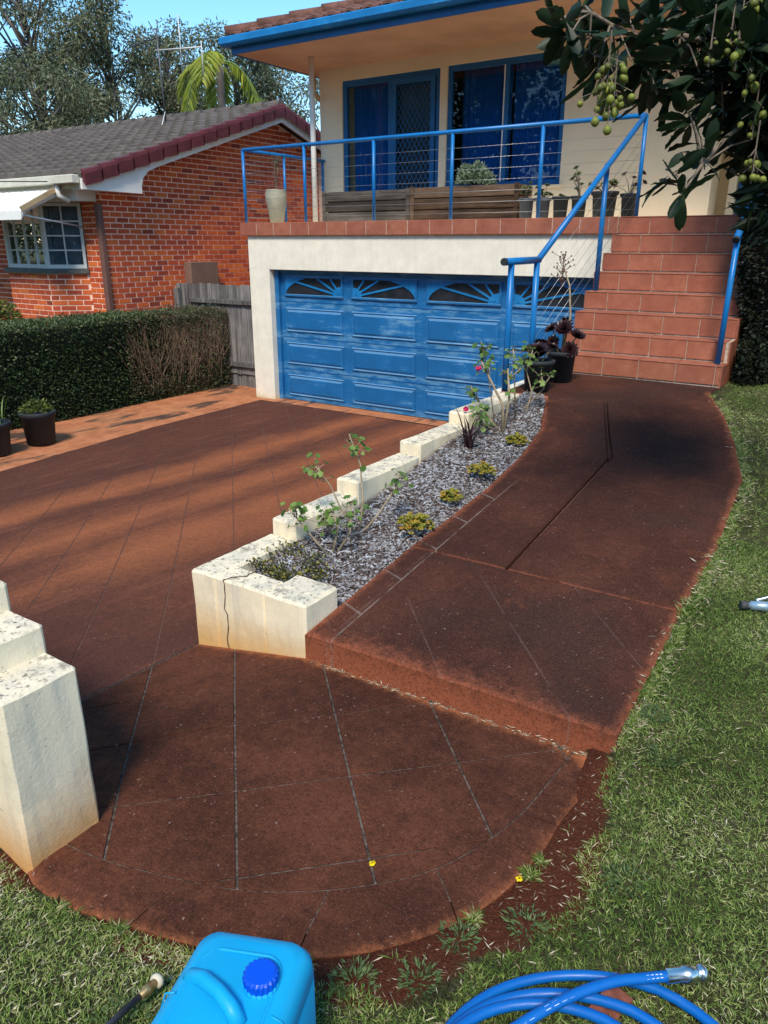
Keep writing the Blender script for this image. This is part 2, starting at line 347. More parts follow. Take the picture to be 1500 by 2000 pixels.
def z_lawn(x, y):
    L = float(np.interp(y, [-2, 0, 1.0, 1.8, 2.6, 3.4, 5, 6.2, 7.5, 10], [.86, .80, .70, .66, .70, .81, 1.0, 1.15, 1.19, 1.2]))
    if x > -.2: L += .03 * (x + .2) if x < 3 else .096
    if y < 2.6:
        d = rim_dist(x, y); w = max(min(1, d / .5), min(1, max(0, (y - 2.15) / .42))); L = (z_pad(x, y) - .026) * (1 - w) + L * w
    if x < -2.2: L = L * max(0, 1 - (-2.2 - x)) + .5 * min(1, -2.2 - x)
    return L + .007 * math.sin(x * 7 + y * 3) * math.sin(y * 6.3 - x * 2.2)
def z_ground(x, y):
    inpad = bool(inpoly(np.array([x]), np.array([y]), PADPOLY)[0]); inpath = bool(inpoly(np.array([x]), np.array([y]), PATHPOLY)[0])
    if inpath: return z_path(y) - .14
    if inpad and rim_dist(x, y) > .05: return z_pad(x, y) - .09
    if x > (-2.05 if y > 1.2 else -3.2) and y < 8.9 and (x > -1.2 or y < 2.5 ): return z_lawn(x, y)
    if x > -1.27 and y >= 2.5: return 1.19
    if x > -2.83 and 2.4 < y < 9: return .35
    if x <= -8.0: return -.10 + .02 * min(1, 0)
    if y < .9: return min(.5, z_drive(x, y) - .1)
    if y > 9: return -.2
    return z_drive(x, y) - .14
def rim_path(x): return 1.0 if -1.98 < x < -.66 else .0
xs = np.unique(np.round(np.concatenate([[-1500, -600, -250, -120, -60, -30, -20, -14, -11, -9.5, -8.6, -8.0, -7, -6, -5, -4, -3.4], np.arange(-3.0, 1.2, .06), [1.4, 1.8, 2.4, 3.2, 4.5, 7, 12, 25, 60, 150, 400, 1500]]), 3))
ys = np.unique(np.round(np.concatenate([[-1500, -400, -120, -50, -20, -8, -4, -2, -1, -.4], np.arange(0, 3.2, .06), np.arange(3.2, 8.9, .12), [9.1, 9.6, 11, 14, 20, 40, 90, 200, 500, 1500]]), 3))
gv = []; soil = []
for y in ys:
    for x in xs:
        zz = z_ground(x, y)
        if x > 12 or y < -8 : zz = .8
        gv.append((x, y, zz))
        s_ = 0.
        if y < 2.6 and x > -2.2:
            d = rim_dist(x, y) + .05 * math.sin(9 * x + 5 * y); wdt = float(np.interp(y, [.7, .95, 1.15, 1.5, 1.9, 2.3, 2.6], [.02, .05, .16, .20, .15, .05, .02])) if x > -1.35 else .04
            s_ = max(0, min(1, 1.3 - d / max(wdt, .01) * .9))
        soil.append(s_)
nx = len(xs); gf = [(j * nx + i, j * nx + i + 1, (j + 1) * nx + i + 1, (j + 1) * nx + i) for j in range(len(ys) - 1) for i in range(nx - 1)]
def m_ground():
    t = NT('lawn_soil'); n = t.noise(5, 5, .7); f = t.noise(120, 4, .7)
    g = t.mix(t.ramp(n, .35, .7), (.040, .048, .016), (.12, .11, .05)); g = t.mix(t.ramp(f, .42, .62), g, (.022, .019, .010)); g = t.mix(t.math('MULTIPLY', t.ramp(t.noise(260, 3, .7), .55, .7), .7), g, (.25, .23, .12))
    s = t.mix(t.ramp(f, .3, .7), (.06, .018, .010), (.14, .042, .022)); s = t.mix(t.math('MULTIPLY', t.ramp(t.noise(70, 3), .62, .7), .7), s, (.32, .22, .14))
    c = t.mix(t.ramp(t.math('ADD', t.attr('soil'), t.math('MULTIPLY', t.math('SUBTRACT', t.noise(12, 4), .5), .8)), .25, .6), g, s)
    t.bump(f, .8, .02); return t.out(c, .95, 0, .1)
gm = np_mesh('ground', gv, gf, {'soil': soil}, True)
obj('ground', gm, m_ground(), label='sloping ground of lawn soil around the paving', kind='structure')

# ---------------------------------------------------------------- driveway of diamond panels
def edge_attr(o, fn):
    me = o.data; a = me.attributes.new('edge', 'FLOAT', 'POINT'); a.data.foreach_set('value', [fn(v.co.x, v.co.y, v.co.z) for v in me.vertices])
def sheet(name, poly, zf, mat, **k):
    b = MB(); b.add([(x, y, zf(x, y)) for x, y in poly], [tuple(range(len(poly)))]); return b.build(name, mat, **k)
S_ = .58
def diamonds(poly):
    out = []
    for i in range(-25, 25):
        for j in range(-5, 40):
            a0 = -.13 + S_ * i; b0 = 2.60 + S_ * j
            if a0 + S_ < min(p[0] + p[1] for p in poly) or a0 > max(p[0] + p[1] for p in poly) or b0 > max(p[1] - p[0] for p in poly) or b0 + S_ < min(p[1] - p[0] for p in poly): continue
            q = clip(list(poly), [(1, 1, a0 + S_), (-1, -1, -a0), (-1, 1, b0 + S_), (1, -1, -b0)])
            if q and area(q) > .0012: out.append(q)
    return out
DR = [(-7.75, 1.2), (-2.815, 1.2), (-2.815, 8.84), (-8.32, 8.84), (-8.22, 6.6), (-7.92, 4.2)]
def gridsheet(name, poly, zf, mat, step=.3, **k):
    bm = bmesh.new(); f = bm.faces.new([bm.verts.new((x, y, 0)) for x, y in poly]); bmesh.ops.triangulate(bm, faces=[f])
    for c in np.arange(min(p[1] for p in poly), max(p[1] for p in poly), step): bmesh.ops.bisect_plane(bm, geom=bm.verts[:] + bm.edges[:] + bm.faces[:], plane_co=(0, c, 0), plane_no=(0, 1, 0))
    for c in np.arange(min(p[0] for p in poly), max(p[0] for p in poly), step): bmesh.ops.bisect_plane(bm, geom=bm.verts[:] + bm.edges[:] + bm.faces[:], plane_co=(c, 0, 0), plane_no=(1, 0, 0))
    for v in bm.verts: v.co.z = zf(v.co.x, v.co.y)
    for f in bm.faces:
        if f.normal.z < 0: f.normal_flip()
    me = bpy.data.meshes.new(name); bm.to_mesh(me); bm.free(); return obj(name, me, mat, **k)
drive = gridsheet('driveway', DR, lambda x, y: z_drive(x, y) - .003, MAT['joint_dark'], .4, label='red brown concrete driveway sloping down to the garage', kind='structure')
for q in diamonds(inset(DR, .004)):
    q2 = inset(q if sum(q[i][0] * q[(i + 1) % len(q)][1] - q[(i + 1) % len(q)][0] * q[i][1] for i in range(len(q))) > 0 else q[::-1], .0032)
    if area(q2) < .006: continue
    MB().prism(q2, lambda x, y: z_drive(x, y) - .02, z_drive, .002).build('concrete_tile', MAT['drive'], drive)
# street end of the driveway, mostly behind the left wall
gridsheet('driveway_apron', [(-8.0, -3), (-3.0, -3), (-2.83, 1.19), (-8.0, 1.19)], lambda x, y: z_drive(x, max(y, .6)) - .004, MAT['drive'], .5, label='street end of the red concrete driveway', kind='structure')
gridsheet('driveway_edge_strip', [(-9.7, -2), (-7.77, -2), (-7.755, 1.2), (-7.925, 4.2), (-8.225, 6.6), (-8.325, 8.84), (-8.325, 8.98), (-8.56, 8.985), (-8.57, 16), (-10.75, 16), (-10.75, 9)], lambda x, y: .048 + .035 * max(0, min(1, (-8.3 - x) / 1.0)), MAT['strip'], .5, label='orange mould stained concrete strip between driveway and hedge', kind='structure')
sheet('garage_threshold', [(-8.325, 8.842), (-2.86, 8.842), (-2.86, 9.3), (-8.14, 9.3), (-8.14, 8.995), (-8.325, 8.99)], lambda x, y: .052, MAT['strip'], label='orange concrete threshold under the garage door', kind='structure')

# ---------------------------------------------------------------- curved pad
pad = empty('entry_pad', 'curved red brown concrete pad of diamond tiles below the step', None); pad['kind'] = 'structure'
pp = [(-2.81, 2.42), (-2.81, 1.0), (-2.25, .80)] + RIM[0:]
pp = [p for p in pp]
gridsheet('joint_bed', [(-2.812, 2.42), (-2.812, 1.0), (-2.1, .98)] + [(x - .05, y + .05) for x, y in RIM[6:-1]] + [(-.69, 2.42)], lambda x, y: z_pad(x, y) - .0055, MAT['joint'], .12, parent=pad)
inner = [(-2.80, 2.40), (-2.80, 1.2), (-2.45, 1.02)] + ARC
def pad_edge(x, y, z): return max(0, 1 - rim_dist(x, y) / .09) * .62 + max(0, 1 - abs(y - 2.40) / .10) * .75
for q in diamonds(inner):
    a = sum(q[i][0] * q[(i + 1) % len(q)][1] - q[(i + 1) % len(q)][0] * q[i][1] for i in range(len(q)))
    q2 = inset(q if a > 0 else q[::-1], .0042)
    if area(q2) < .0006: continue
    tb_ = MB().prism(q2, -.03, 0., .002); bm = bmesh.new(); vv = [bm.verts.new(v) for v in tb_.v]
    for f in tb_.f: bm.faces.new([vv[i] for i in f])
    for cx_ in (-2.43, -2.05, -1.6): bmesh.ops.bisect_plane(bm, geom=bm.verts[:] + bm.edges[:] + bm.faces[:], plane_co=(cx_, 0, 0), plane_no=(1, 0, 0))
    for cy_ in (1.6, 2.1, 2.3): bmesh.ops.bisect_plane(bm, geom=bm.verts[:] + bm.edges[:] + bm.faces[:], plane_co=(0, cy_, 0), plane_no=(0, 1, 0))
    for v in bm.verts: v.co.z += z_pad(v.co.x, v.co.y)
    me = bpy.data.meshes.new('concrete_tile'); bm.to_mesh(me); bm.free(); o = obj('concrete_tile', me, MAT['pad'], pad); edge_attr(o, pad_edge)
cuts = [0, 3, 4, 6, 8, 9]
def along(line, f):
    f = max(0, min(len(line) - 1.0001, f)); i = int(f); t = f - i; return (line[i][0] * (1 - t) + line[i + 1][0] * t, line[i][1] * (1 - t) + line[i + 1][1] * t)
seg = [(0, .29), (.29, .48), (.48, .67), (.67, .87), (.87, 1.0)]
for a0, a1 in seg:
    inn_ = [along(ARC, (a0 + (a1 - a0) * k / 9) * (len(ARC) - 1)) for k in range(10)]; out_ = [along(RIM, (a0 + (a1 - a0) * k / 9) * (len(RIM) - 1)) for k in range(10)]
    q = out_ + inn_[::-1]; q2 = inset(q, .0022)
    if True:
        bb = MB(); n = 10; top_i = q2[n:][::-1]; top_o = q2[:n]
        rows = [[(x, y, z_pad(x, y) - .03) for x, y in top_i], [(x, y, z_pad(x, y) - .002) for x, y in top_i], [(x * .35 + u * .65, y * .35 + w * .65, z_pad(x, y)) for (x, y), (u, w) in zip(top_i, top_o)], [(x, y, z_pad(x, y) - .016) for x, y in top_o], [(x, y, z_pad(x, y) - .17) for x, y in top_o]]
        vs = [p for r in rows for p in r]; fs = [(r * n + k, (r + 1) * n + k, (r + 1) * n + k + 1, r * n + k + 1) for r in range(4) for k in range(n - 1)]
        fs += [tuple(r * n for r in range(5)), tuple(r * n + n - 1 for r in range(4, -1, -1))]
        bb.add(vs, fs); o = bb.build('border_tile', MAT['pad'], pad); edge_attr(o, pad_edge)

# ---------------------------------------------------------------- footpath slabs
path = empty('footpath', 'dark red concrete footpath rising from the step to the stairs', None); path['kind'] = 'structure'
def slab(poly, name='path_slab', down=.16, bev=.012):
    a = sum(poly[i][0] * poly[(i + 1) % len(poly)][1] - poly[(i + 1) % len(poly)][0] * poly[i][1] for i in range(len(poly)))
    if a < 0: poly = poly[::-1]
    bm = bmesh.new(); bot = [bm.verts.new((x, y, -down)) for x, y in poly]; side = [bm.verts.new((x, y, -bev)) for x, y in poly]; top = [bm.verts.new((x, y, 0)) for x, y in inset(poly, bev)]
    n = len(poly)
    for i in range(n):
        j = (i + 1) % n; bm.faces.new((bot[i], bot[j], side[j], side[i])); bm.faces.new((side[i], side[j], top[j], top[i]))
    bmesh.ops.triangulate(bm, faces=[bm.faces.new(top)])
    for c in np.arange(2.7, 7.6, .35): bmesh.ops.bisect_plane(bm, geom=bm.verts[:] + bm.edges[:] + bm.faces[:], plane_co=(0, c, 0), plane_no=(0, 1, 0))
    for c in np.arange(-2.8, -.5, .14): bmesh.ops.bisect_plane(bm, geom=bm.verts[:] + bm.edges[:] + bm.faces[:], plane_co=(c, 0, 0), plane_no=(1, 0, 0))
    for v in bm.verts: v.co.z += z_path(v.co.y) + (.003 * math.sin(v.co.x * 3 + v.co.y * 2) if v.co.z > -.05 else 0)
    me = bpy.data.meshes.new(name); bm.to_mesh(me); bm.free(); o = obj(name, me, MAT['path'], path)
    P = PATHPOLY
    def ed(x, y, z):
        d = 9
        for i in range(len(P)):
            (ax, ay), (bx, by) = P[i], P[(i + 1) % len(P)]
            if ay > 6.9 and by > 6.9: continue
            t = max(0, min(1, ((x - ax) * (bx - ax) + (y - ay) * (by - ay)) / ((bx - ax) ** 2 + (by - ay) ** 2))); d = min(d, math.hypot(x - ax - t * (bx - ax), y - ay - t * (by - ay)))
        return max(0, 1 - d / .10) * .75 + (.35 if z < z_path(y) - .02 else 0)
    edge_attr(o, ed); return o
g_ = .007
slab([(-2.055, 2.40), (-.59, 2.44), (-.595, 3.36), (-1.48, 3.345), (-2.06, 3.335)])
slab([(-2.06, 3.35), (-1.487, 3.36), (-1.515, 5.05), (-1.93, 6.16), (-2.43, 6.10), (-2.36, 5.93), (-2.17, 5.41), (-2.075, 4.85), (-2.035, 4.26), (-2.045, 3.6)])
slab([(-1.468, 3.36), (-.60, 3.375), (-.59, 4.05), (-.65, 5.02), (-.82, 5.65), (-1.10, 6.5), (-1.27, 7.0), (-1.27, 7.33), (-2.84, 7.33), (-2.84, 6.115), (-2.44, 6.115), (-1.915, 6.18), (-1.49, 5.055)])
slab([(-1.505, 5.02), (-1.488, 5.02), (-1.905, 6.14), (-1.922, 6.14)], 'groove_filler', .1, .003)
MB().prism([(-2.05, 2.46), (-.64, 2.48), (-.64, 3.9), (-.70, 5.0), (-.9, 5.6), (-1.2, 6.4), (-1.32, 7.3), (-2.8, 7.3), (-2.8, 6.15), (-2.40, 6.15), (-2.12, 5.41), (-2.0, 4.3)], .2, lambda x, y: z_path(y) - .035).build('joint_bed', MAT['joint_dark'], path)
# thin litter line along the bottom of the step
# ---------------------------------------------------------------- stepped garden wall
gw = MB()
prof = [(2.40, .8366), (3.02, .8366), (3.02, .93), (3.635, .93), (3.635, 1.015), (4.38, 1.015), (4.38, 1.10), (5.09, 1.10), (5.09, 1.19), (6.06, 1.19)]
def wallpiece(y0, y1, ztop, x0=-2.81, x1=-2.635): gw.box(x0, x1, y0, y1, .05, ztop, .013)
wallpiece(2.40, 3.02, .8366); wallpiece(3.021, 3.635, .93); wallpiece(3.636, 4.38, 1.015); wallpiece(4.381, 5.09, 1.10); wallpiece(5.091, 6.06, 1.19)
gw.box(-2.637, -2.31, 2.402, 2.56, .1, .835, .010); gw.box(-2.312, -2.05, 2.40, 2.66, .1, .8366, .013)
from mathutils import noise as mnoise
def roughen(o, cuts=7, amp=.004):
    bm = bmesh.new(); bm.from_mesh(o.data); big = [e for e in bm.edges if e.calc_length() > .08]; bmesh.ops.subdivide_edges(bm, edges=big, cuts=cuts, use_grid_fill=True)
    for v in bm.verts:
        c = v.co; v.co = c + Vector((mnoise.noise(c * 9), mnoise.noise(c * 9 + Vector((7, 3, 1))), mnoise.noise(c * 9 + Vector((1, 9, 4))))) * amp + mnoise.noise_vector(c * 34) * amp * .5
    bm.to_mesh(o.data); bm.free(); o.data.update()
gwall = gw.build('garden_wall', MAT['wall_front'], label='cream rendered garden wall stepping up beside the chip bed', cat='wall')
ck = MB(); roughen(gwall); cp = [(-2.50, 2.56, .8375), (-2.515, 2.52, .8375), (-2.50, 2.49, .8375), (-2.56, 2.44, .8375), (-2.575, 2.398, .835), (-2.568, 2.398, .77), (-2.575, 2.398, .70), (-2.562, 2.398, .62), (-2.568, 2.398, .54), (-2.562, 2.398, .44)]
for p, q in zip(cp[:-1], cp[1:]): m1 = Vector(p).lerp(Vector(q), .35) + Vector((random.gauss(0, .006), 0, 0)); m2 = Vector(p).lerp(Vector(q), .7) + Vector((random.gauss(0, .006), 0, 0)); ck.tube([p, m1, m2, q], [.0032, .0022, .003, .0022], 5)
ck.build('crack', plain('crack_dark', (.10, .08, .06), .95), gwall, label='dark jagged crack down the front')

# ---------------------------------------------------------------- left boundary wall
lw = MB(); PX = -1.925
lw.box(PX - .30, PX, .905, 1.165, .40, 1.185, .012)
lw.box(PX - .62, PX - .155, .903, 1.167, .38, 1.285, .012)
lw.box(PX - 3.0, PX - .33, .901, 1.169, .36, 1.385, .012)
lwall = lw.build('boundary_wall', MAT['wall_left'], label='cream rendered boundary wall with stepped top and orange stained foot', cat='wall'); roughen(lwall)

# ---------------------------------------------------------------- chip bed
def z_bed(x, y): return z_path(y) - .055 + .02 * math.sin(x * 9 + y * 4) + .055 * max(0, min(1, (-2.15 - x) / .4)) + (.02 if y < 3 else 0)
BED = [(-2.62, 2.55), (-2.31, 2.55), (-2.31, 2.65), (-2.05, 2.65), (-2.05, 3.43), (-2.04, 4.26), (-2.08, 4.85), (-2.18, 5.41), (-2.38, 5.98), (-2.43, 6.12), (-2.62, 6.12)]
bb = MB(); yy = np.arange(2.5, 6.2, .1); xx = np.arange(-2.62, -1.99, .07)
bb.add([(x, y, z_bed(x, y)) for y in yy for x in xx], [(j * len(xx) + i, j * len(xx) + i + 1, (j + 1) * len(xx) + i + 1, (j + 1) * len(xx) + i) for j in range(len(yy) - 1) for i in range(len(xx) - 1)], True)
bb.build('garden_bed', plain('bed_soil', (.09, .065, .055), .95, .4, 30, .6, 90), kind='structure', label='soil of the garden bed under the chips')
n = 24000; px_ = rng.uniform(-2.62, -2.04, n * 2); py_ = rng.uniform(2.55, 6.12, n * 2); k = inpoly(px_, py_, BED); px_, py_ = px_[k][:n], py_[k][:n]; n = len(px_)
pz_ = np.array([z_bed(x, y) for x, y in zip(px_, py_)]) + rng.uniform(.0, .022, n)
ang = rng.uniform(0, math.pi, n); tl = rng.normal(0, .25, n); L_ = rng.uniform(.005, .017, n); W_ = rng.uniform(.002, .005, n); H_ = rng.uniform(.0015, .004, n)
ax = np.stack([np.cos(ang) * np.cos(tl), np.sin(ang) * np.cos(tl), np.sin(tl)], 1); ay = unit(np.cross(rng.normal(0, .35, (n, 3)) + [0, 0, 1], ax)); az = np.cross(ax, ay)
c0 = np.stack([px_, py_, pz_], 1)
sg = np.array([(a, b_, d) for d in (-1, 1) for b_ in (-1, 1) for a in (-1, 1)], float)
V = c0[:, None] + ax[:, None] * (L_[:, None] * sg[:, 0])[..., None] + ay[:, None] * (W_[:, None] * sg[:, 1])[..., None] + az[:, None] * (H_[:, None] * sg[:, 2])[..., None]
Fq = np.array([(0, 2, 3, 1), (4, 5, 7, 6), (0, 1, 5, 4), (2, 6, 7, 3), (0, 4, 6, 2), (1, 3, 7, 5)])
F = (np.arange(n)[:, None, None] * 8 + Fq[None]).reshape(-1, 4)
t = NT('bark_chip'); MAT['chip'] = t.out(t.colramp(t.attr('tint'), [(0, (.045, .028, .024)), (.28, (.11, .08, .07)), (.6, (.22, .21, .21)), (1, (.48, .50, .54))]), .85, 0, .2)
obj('bark_chips', np_mesh('bark_chips', V.reshape(-1, 3), F, {'tint': np.repeat(rng.random(n), 8)}), MAT['chip'], label='grey weathered bark chips covering the garden bed', kind='stuff', cat='mulch')
# ================================================================ the house
def m_paint(name, col, fade, famt=.55, fscale=2.2, rough=.45):
    t = NT(name); n = t.noise(fscale, 6, .7); st = t.noise(1, 5, .7, v=t.scaled((2.0, 2.0, 16)))
    c = t.mix(t.ramp(n, .3, .7), mul(col, .85), mul(col, 1.12))
    f = t.math('MULTIPLY', t.ramp(t.math('ADD', t.math('MULTIPLY', n, .55), t.math('MULTIPLY', st, .6)), .60, .78), famt); c = t.mix(f, c, fade)
    if fscale < 2:
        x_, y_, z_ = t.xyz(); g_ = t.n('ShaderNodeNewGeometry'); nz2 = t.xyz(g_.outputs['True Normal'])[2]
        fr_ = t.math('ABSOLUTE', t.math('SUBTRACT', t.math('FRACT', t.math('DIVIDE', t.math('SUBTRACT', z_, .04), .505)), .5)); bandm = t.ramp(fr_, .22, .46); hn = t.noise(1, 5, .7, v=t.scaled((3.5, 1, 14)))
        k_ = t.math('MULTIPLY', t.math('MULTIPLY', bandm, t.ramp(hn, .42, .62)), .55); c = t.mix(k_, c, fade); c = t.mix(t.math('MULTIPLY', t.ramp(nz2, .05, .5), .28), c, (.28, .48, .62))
    t.bump(t.noise(60, 3), .1, .003); return t.out(c, t.math('ADD', t.math('MULTIPLY', f, .4), rough), 0, .4)
MAT['door_blue'] = m_paint('faded_blue_paint', (.010, .135, .36), (.17, .38, .56), .75, 1.9)
MAT['blue'] = plain('blue_gloss_paint', RAILBLUE, .35, .1, 5)
MAT['blue_dark'] = plain('blue_frame_and_shade_paint', (.008, .11, .32), .4, .12, 5)
MAT['gutter'] = m_paint('blue_gutter_paint', (.008, .18, .46), (.10, .40, .64), .4, 3)
MAT['cream'] = plain('cream_wall_paint', (.86, .73, .53), .8, .05, 2, .12, 120)
MAT['tan'] = plain('tan_trim_paint', (.50, .36, .20), .7, .08, 3)
MAT['soffit'] = plain('peach_soffit_paint', (.62, .36, .22), .8, .12, 1.2, .1, 30)
MAT['white'] = plain('white_paint', (.80, .80, .76), .5, .05, 4)
def m_tile():
    t = NT('terracotta_tile'); c = t.mix(t.ramp(t.noise(7, 5, .7), .25, .75), (.29, .092, .050), (.42, .16, .095))
    c = t.mix(t.math('MULTIPLY', t.orand(), .5), c, (.27, .075, .05)); c = t.mix(t.math('MULTIPLY', t.ramp(t.noise(2.2, 5, .7), .52, .72), .45), c, (.20, .07, .05)); c = t.mix(t.math('MULTIPLY', t.ramp(t.noise(30, 4), .6, .75), .3), c, (.55, .30, .22))
    t.bump(t.noise(80, 3), .12, .003); return t.out(c, .55, 0, .4)
MAT['tile'] = m_tile(); MAT['grout'] = plain('pale_grout', (.47, .38, .31), .9, .3, 20)
MAT['black_plastic'] = plain('black_plastic', (.022, .028, .035), .7, .2, 8)
MAT['glass'] = glass('window_glass', ior=1.33); MAT['dark_glass'] = plain('dark_garage_glass', (.022, .026, .034), .18, .3, 6)
t = NT('blue_curtain'); MAT['curtain'] = t.out(t.mix(t.noise(3), (.008, .10, .32), (.014, .17, .50)), .85, 0, .1)
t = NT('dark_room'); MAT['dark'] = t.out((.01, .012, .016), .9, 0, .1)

H = empty('house', 'cream two storey house with blue garage door, balcony and tiled roof', 'house')
def part(name, mat, parent, *boxes, bev=0, **k):
    b = MB()
    for x in boxes: b.box(*x, bev)
    return b.build(name, mat, parent, **k)
part('garage_wall', MAT['garage_wall'], H, (-8.55, -8.14, 9.0, 9.4, -.1, 2.04), (-8.55, -2.84, 9.0, 9.4, 2.0402, 2.528), bev=.004)
part('garage_side_wall', MAT['garage_wall'], H, (-8.552, -8.40, 9.402, 17, -.1, 2.528))
part('garage_return', MAT['garage_wall'], H, (-2.95, -2.86, 6.16, 9.30, -.1, 1.17))
part('lower_wall', MAT['garage_wall'], H, (-1.27, 5, 9.02, 9.4, .3, 2.528))
part('balcony_slab', MAT['cream'], H, (-8.60, 5, 8.99, 13, 2.53, 2.69))
# edge tiles of the balcony
x = -8.655; k = 0
while x < -2.86:
    x2 = min(x + .335, -2.85); part('edge_tile', MAT['tile'], H, (x + .003, x2 - .003, 8.955, 8.985, 2.525, 2.705), bev=.004); x = x2
part('edge_grout', MAT['grout'], H, (-8.645, -2.85, 8.958, 8.989, 2.53, 2.700))
y = 8.99
while y < 11: part('edge_tile', MAT['tile'], H, (-8.655, -8.605, y + .003, y + .332, 2.525, 2.705), bev=.004); y += .335
# --- garage door
gd = part('garage_door', MAT['door_blue'], H, (-8.06, -2.97, 9.16, 9.20, .06, 2.06))
part('door_jamb', MAT['door_blue'], gd, (-8.139, -8.06, 9.10, 9.23, .04, 2.039), bev=.006); part('door_jamb', MAT['door_blue'], gd, (-2.97, -2.862, 9.10, 9.23, .04, 2.039), bev=.006)
part('rubber_seal', MAT['black_plastic'], gd, (-8.05, -2.98, 9.15, 9.19, .045, .059))
colw = 1.2675; x00 = -8.05; rows = [(.05, .535), (.545, 1.035), (1.045, 1.555), (1.565, 2.05)]
for ci in range(4):
    cx0 = x00 + ci * colw + .075; cx1 = x00 + (ci + 1) * colw - .075
    for ri, (z0, z1) in enumerate(rows):
        if ri < 3:
            a0, a1 = z0 + .075, z1 - .075; b = MB()
            v = [(cx0, 9.158, a0), (cx1, 9.158, a0), (cx1, 9.158, a1), (cx0, 9.158, a1)]
            def ring(d, yy): return [(cx0 + d, yy, a0 + d), (cx1 - d, yy, a0 + d), (cx1 - d, yy, a1 - d), (cx0 + d, yy, a1 - d)]
            rg = ring(0, 9.1585) + ring(.012, 9.140) + ring(.03, 9.150) + ring(.06, 9.136); fs = []
            for r_ in range(3):
                for e in range(4): fs.append((r_ * 4 + e, r_ * 4 + (e + 1) % 4, r_ * 4 + 4 + (e + 1) % 4, r_ * 4 + 4 + e))
            fs.append((12, 13, 14, 15)); b.add(rg, fs); b.build('panel', MAT['door_blue'], gd)
        else:
            wz0, wz1 = 1.685, 1.925
            b = MB(); d = .035
            for q in ((cx0, cx1, wz0 - d, wz0), (cx0, cx1, wz1, wz1 + d), (cx0, cx0 + d, wz0, wz1), (cx1 - d, cx1, wz0, wz1)): b.box(q[0], q[1], 9.135, 9.162, q[2], q[3], .006)
            w = b.build('window_frame', MAT['door_blue'], gd)
            part('pane', MAT['dark_glass'], gd, (cx0 + d, cx1 - d, 9.151, 9.158, wz0, wz1))
            # sunburst: hub in the lower corner, rays and the arc spandrel
            mir = ci % 2; hx = (cx0 + d) if mir else (cx1 - d); sx = 1 if mir else -1; W = cx1 - cx0 - 2 * d; Hh = wz1 - wz0; b = MB()
            for a in (12, 28, 50): 
                L = min(W * .98 / math.cos(R(a)), Hh / math.sin(R(a))) * (.98)
                dx, dz = math.cos(R(a)) * sx, math.sin(R(a)); p0 = np.array((hx + dx * .05, 9.146, wz0 + dz * .05)); p1 = np.array((hx + dx * L, 9.146, wz0 + dz * L)); m_ = (p0 + p1) / 2; h_ = (p1 - p0) / 2; nrm = np.array((-dz, 0, dx)) * .013
                b.obox(m_, h_, (0, .007, 0), nrm)
            n_ = 10; hub = [(hx, wz0)] + [(hx + sx * .15 * math.cos(R(90 * k / n_)), wz0 + .13 * math.sin(R(90 * k / n_))) for k in range(n_ + 1)]
            def fan(pl):
                if sx > 0: pl = pl[::-1]
                n0 = len(pl); b.add([(x_, 9.140, z_) for x_, z_ in pl] + [(x_, 9.156, z_) for x_, z_ in pl], [tuple(range(n0))] + [(i, i + n0, (i + 1) % n0 + n0, (i + 1) % n0) for i in range(n0)])
            fan(hub)
            arc = [(hx + sx * W * math.cos(R(90 * k / 14)), wz0 + Hh * 1.25 * math.sin(R(90 * k / 14))) for k in range(15)]; arc = [p for p in arc if p[1] <= wz1]
            far = hx + sx * W
            fan([(far, wz0), *arc, (arc[-1][0], wz1), (far, wz1)])
            b.build('sunburst_grille', MAT['gutter'], gd)
for zc in (.540, 1.040, 1.575): part('section_joint', MAT['blue_dark'], gd, (-8.05, -2.98, 9.156, 9.161, zc - .006, zc + .006))

# --- upper wall with openings
def wall_y(parent, name, mat, x0, x1, y, z0, z1, holes, th=.12):
    xsn = sorted({x0, x1, *[h[0] for h in holes], *[h[1] for h in holes]}); zsn = sorted({z0, z1, *[h[2] for h in holes], *[h[3] for h in holes]}); b = MB()
    for i in range(len(xsn) - 1):
        for j in range(len(zsn) - 1):
            cx, cz = (xsn[i] + xsn[i + 1]) / 2, (zsn[j] + zsn[j + 1]) / 2
            if any(h[0] < cx < h[1] and h[2] < cz < h[3] for h in holes): continue
            b.add([(xsn[i], y, zsn[j]), (xsn[i + 1], y, zsn[j]), (xsn[i + 1], y, zsn[j + 1]), (xsn[i], y, zsn[j + 1])], [(0, 1, 2, 3)])
    for h in holes:
        b.add([(h[0], y, h[2]), (h[1], y, h[2]), (h[1], y, h[3]), (h[0], y, h[3]), (h[0], y + th, h[2]), (h[1], y + th, h[2]), (h[1], y + th, h[3]), (h[0], y + th, h[3])], [(0, 3, 7, 4), (1, 5, 6, 2), (3, 2, 6, 7), (0, 4, 5, 1)])
    return b.build(name, mat, parent)
wall_y(H, 'upper_wall', MAT['cream'], -8.66, -2.42, 11.0, 2.69, 5.06, [(-8.21, -6.38, 2.71, 4.87), (-6.26, -4.40, 3.21, 4.88)])
part('upper_side_wall', MAT['cream'], H, (-8.66, -8.60, 11.001, 17, 2.69, 5.06))
part('porch_wall', MAT['cream'], H, (-2.42, -2.36, 11.001, 11.6, 2.69, 5.06), (-.9, 5, 11.0, 11.6, 2.69, 5.06)); part('porch_trim', MAT['tan'], H, (-2.36, -2.12, 11.42, 11.6, 2.70, 5.06), (-2.36, -.9, 11.43, 11.6, 4.9, 5.06))
part('porch_trim', MAT['cream'], H, (-2.22, -2.12, 11.36, 11.419, 2.70, 4.9), bev=.005)
dark = part('room_backing', MAT['dark'], H, (-8.5, -3, 11.9, 11.95, 2.69, 5.0))
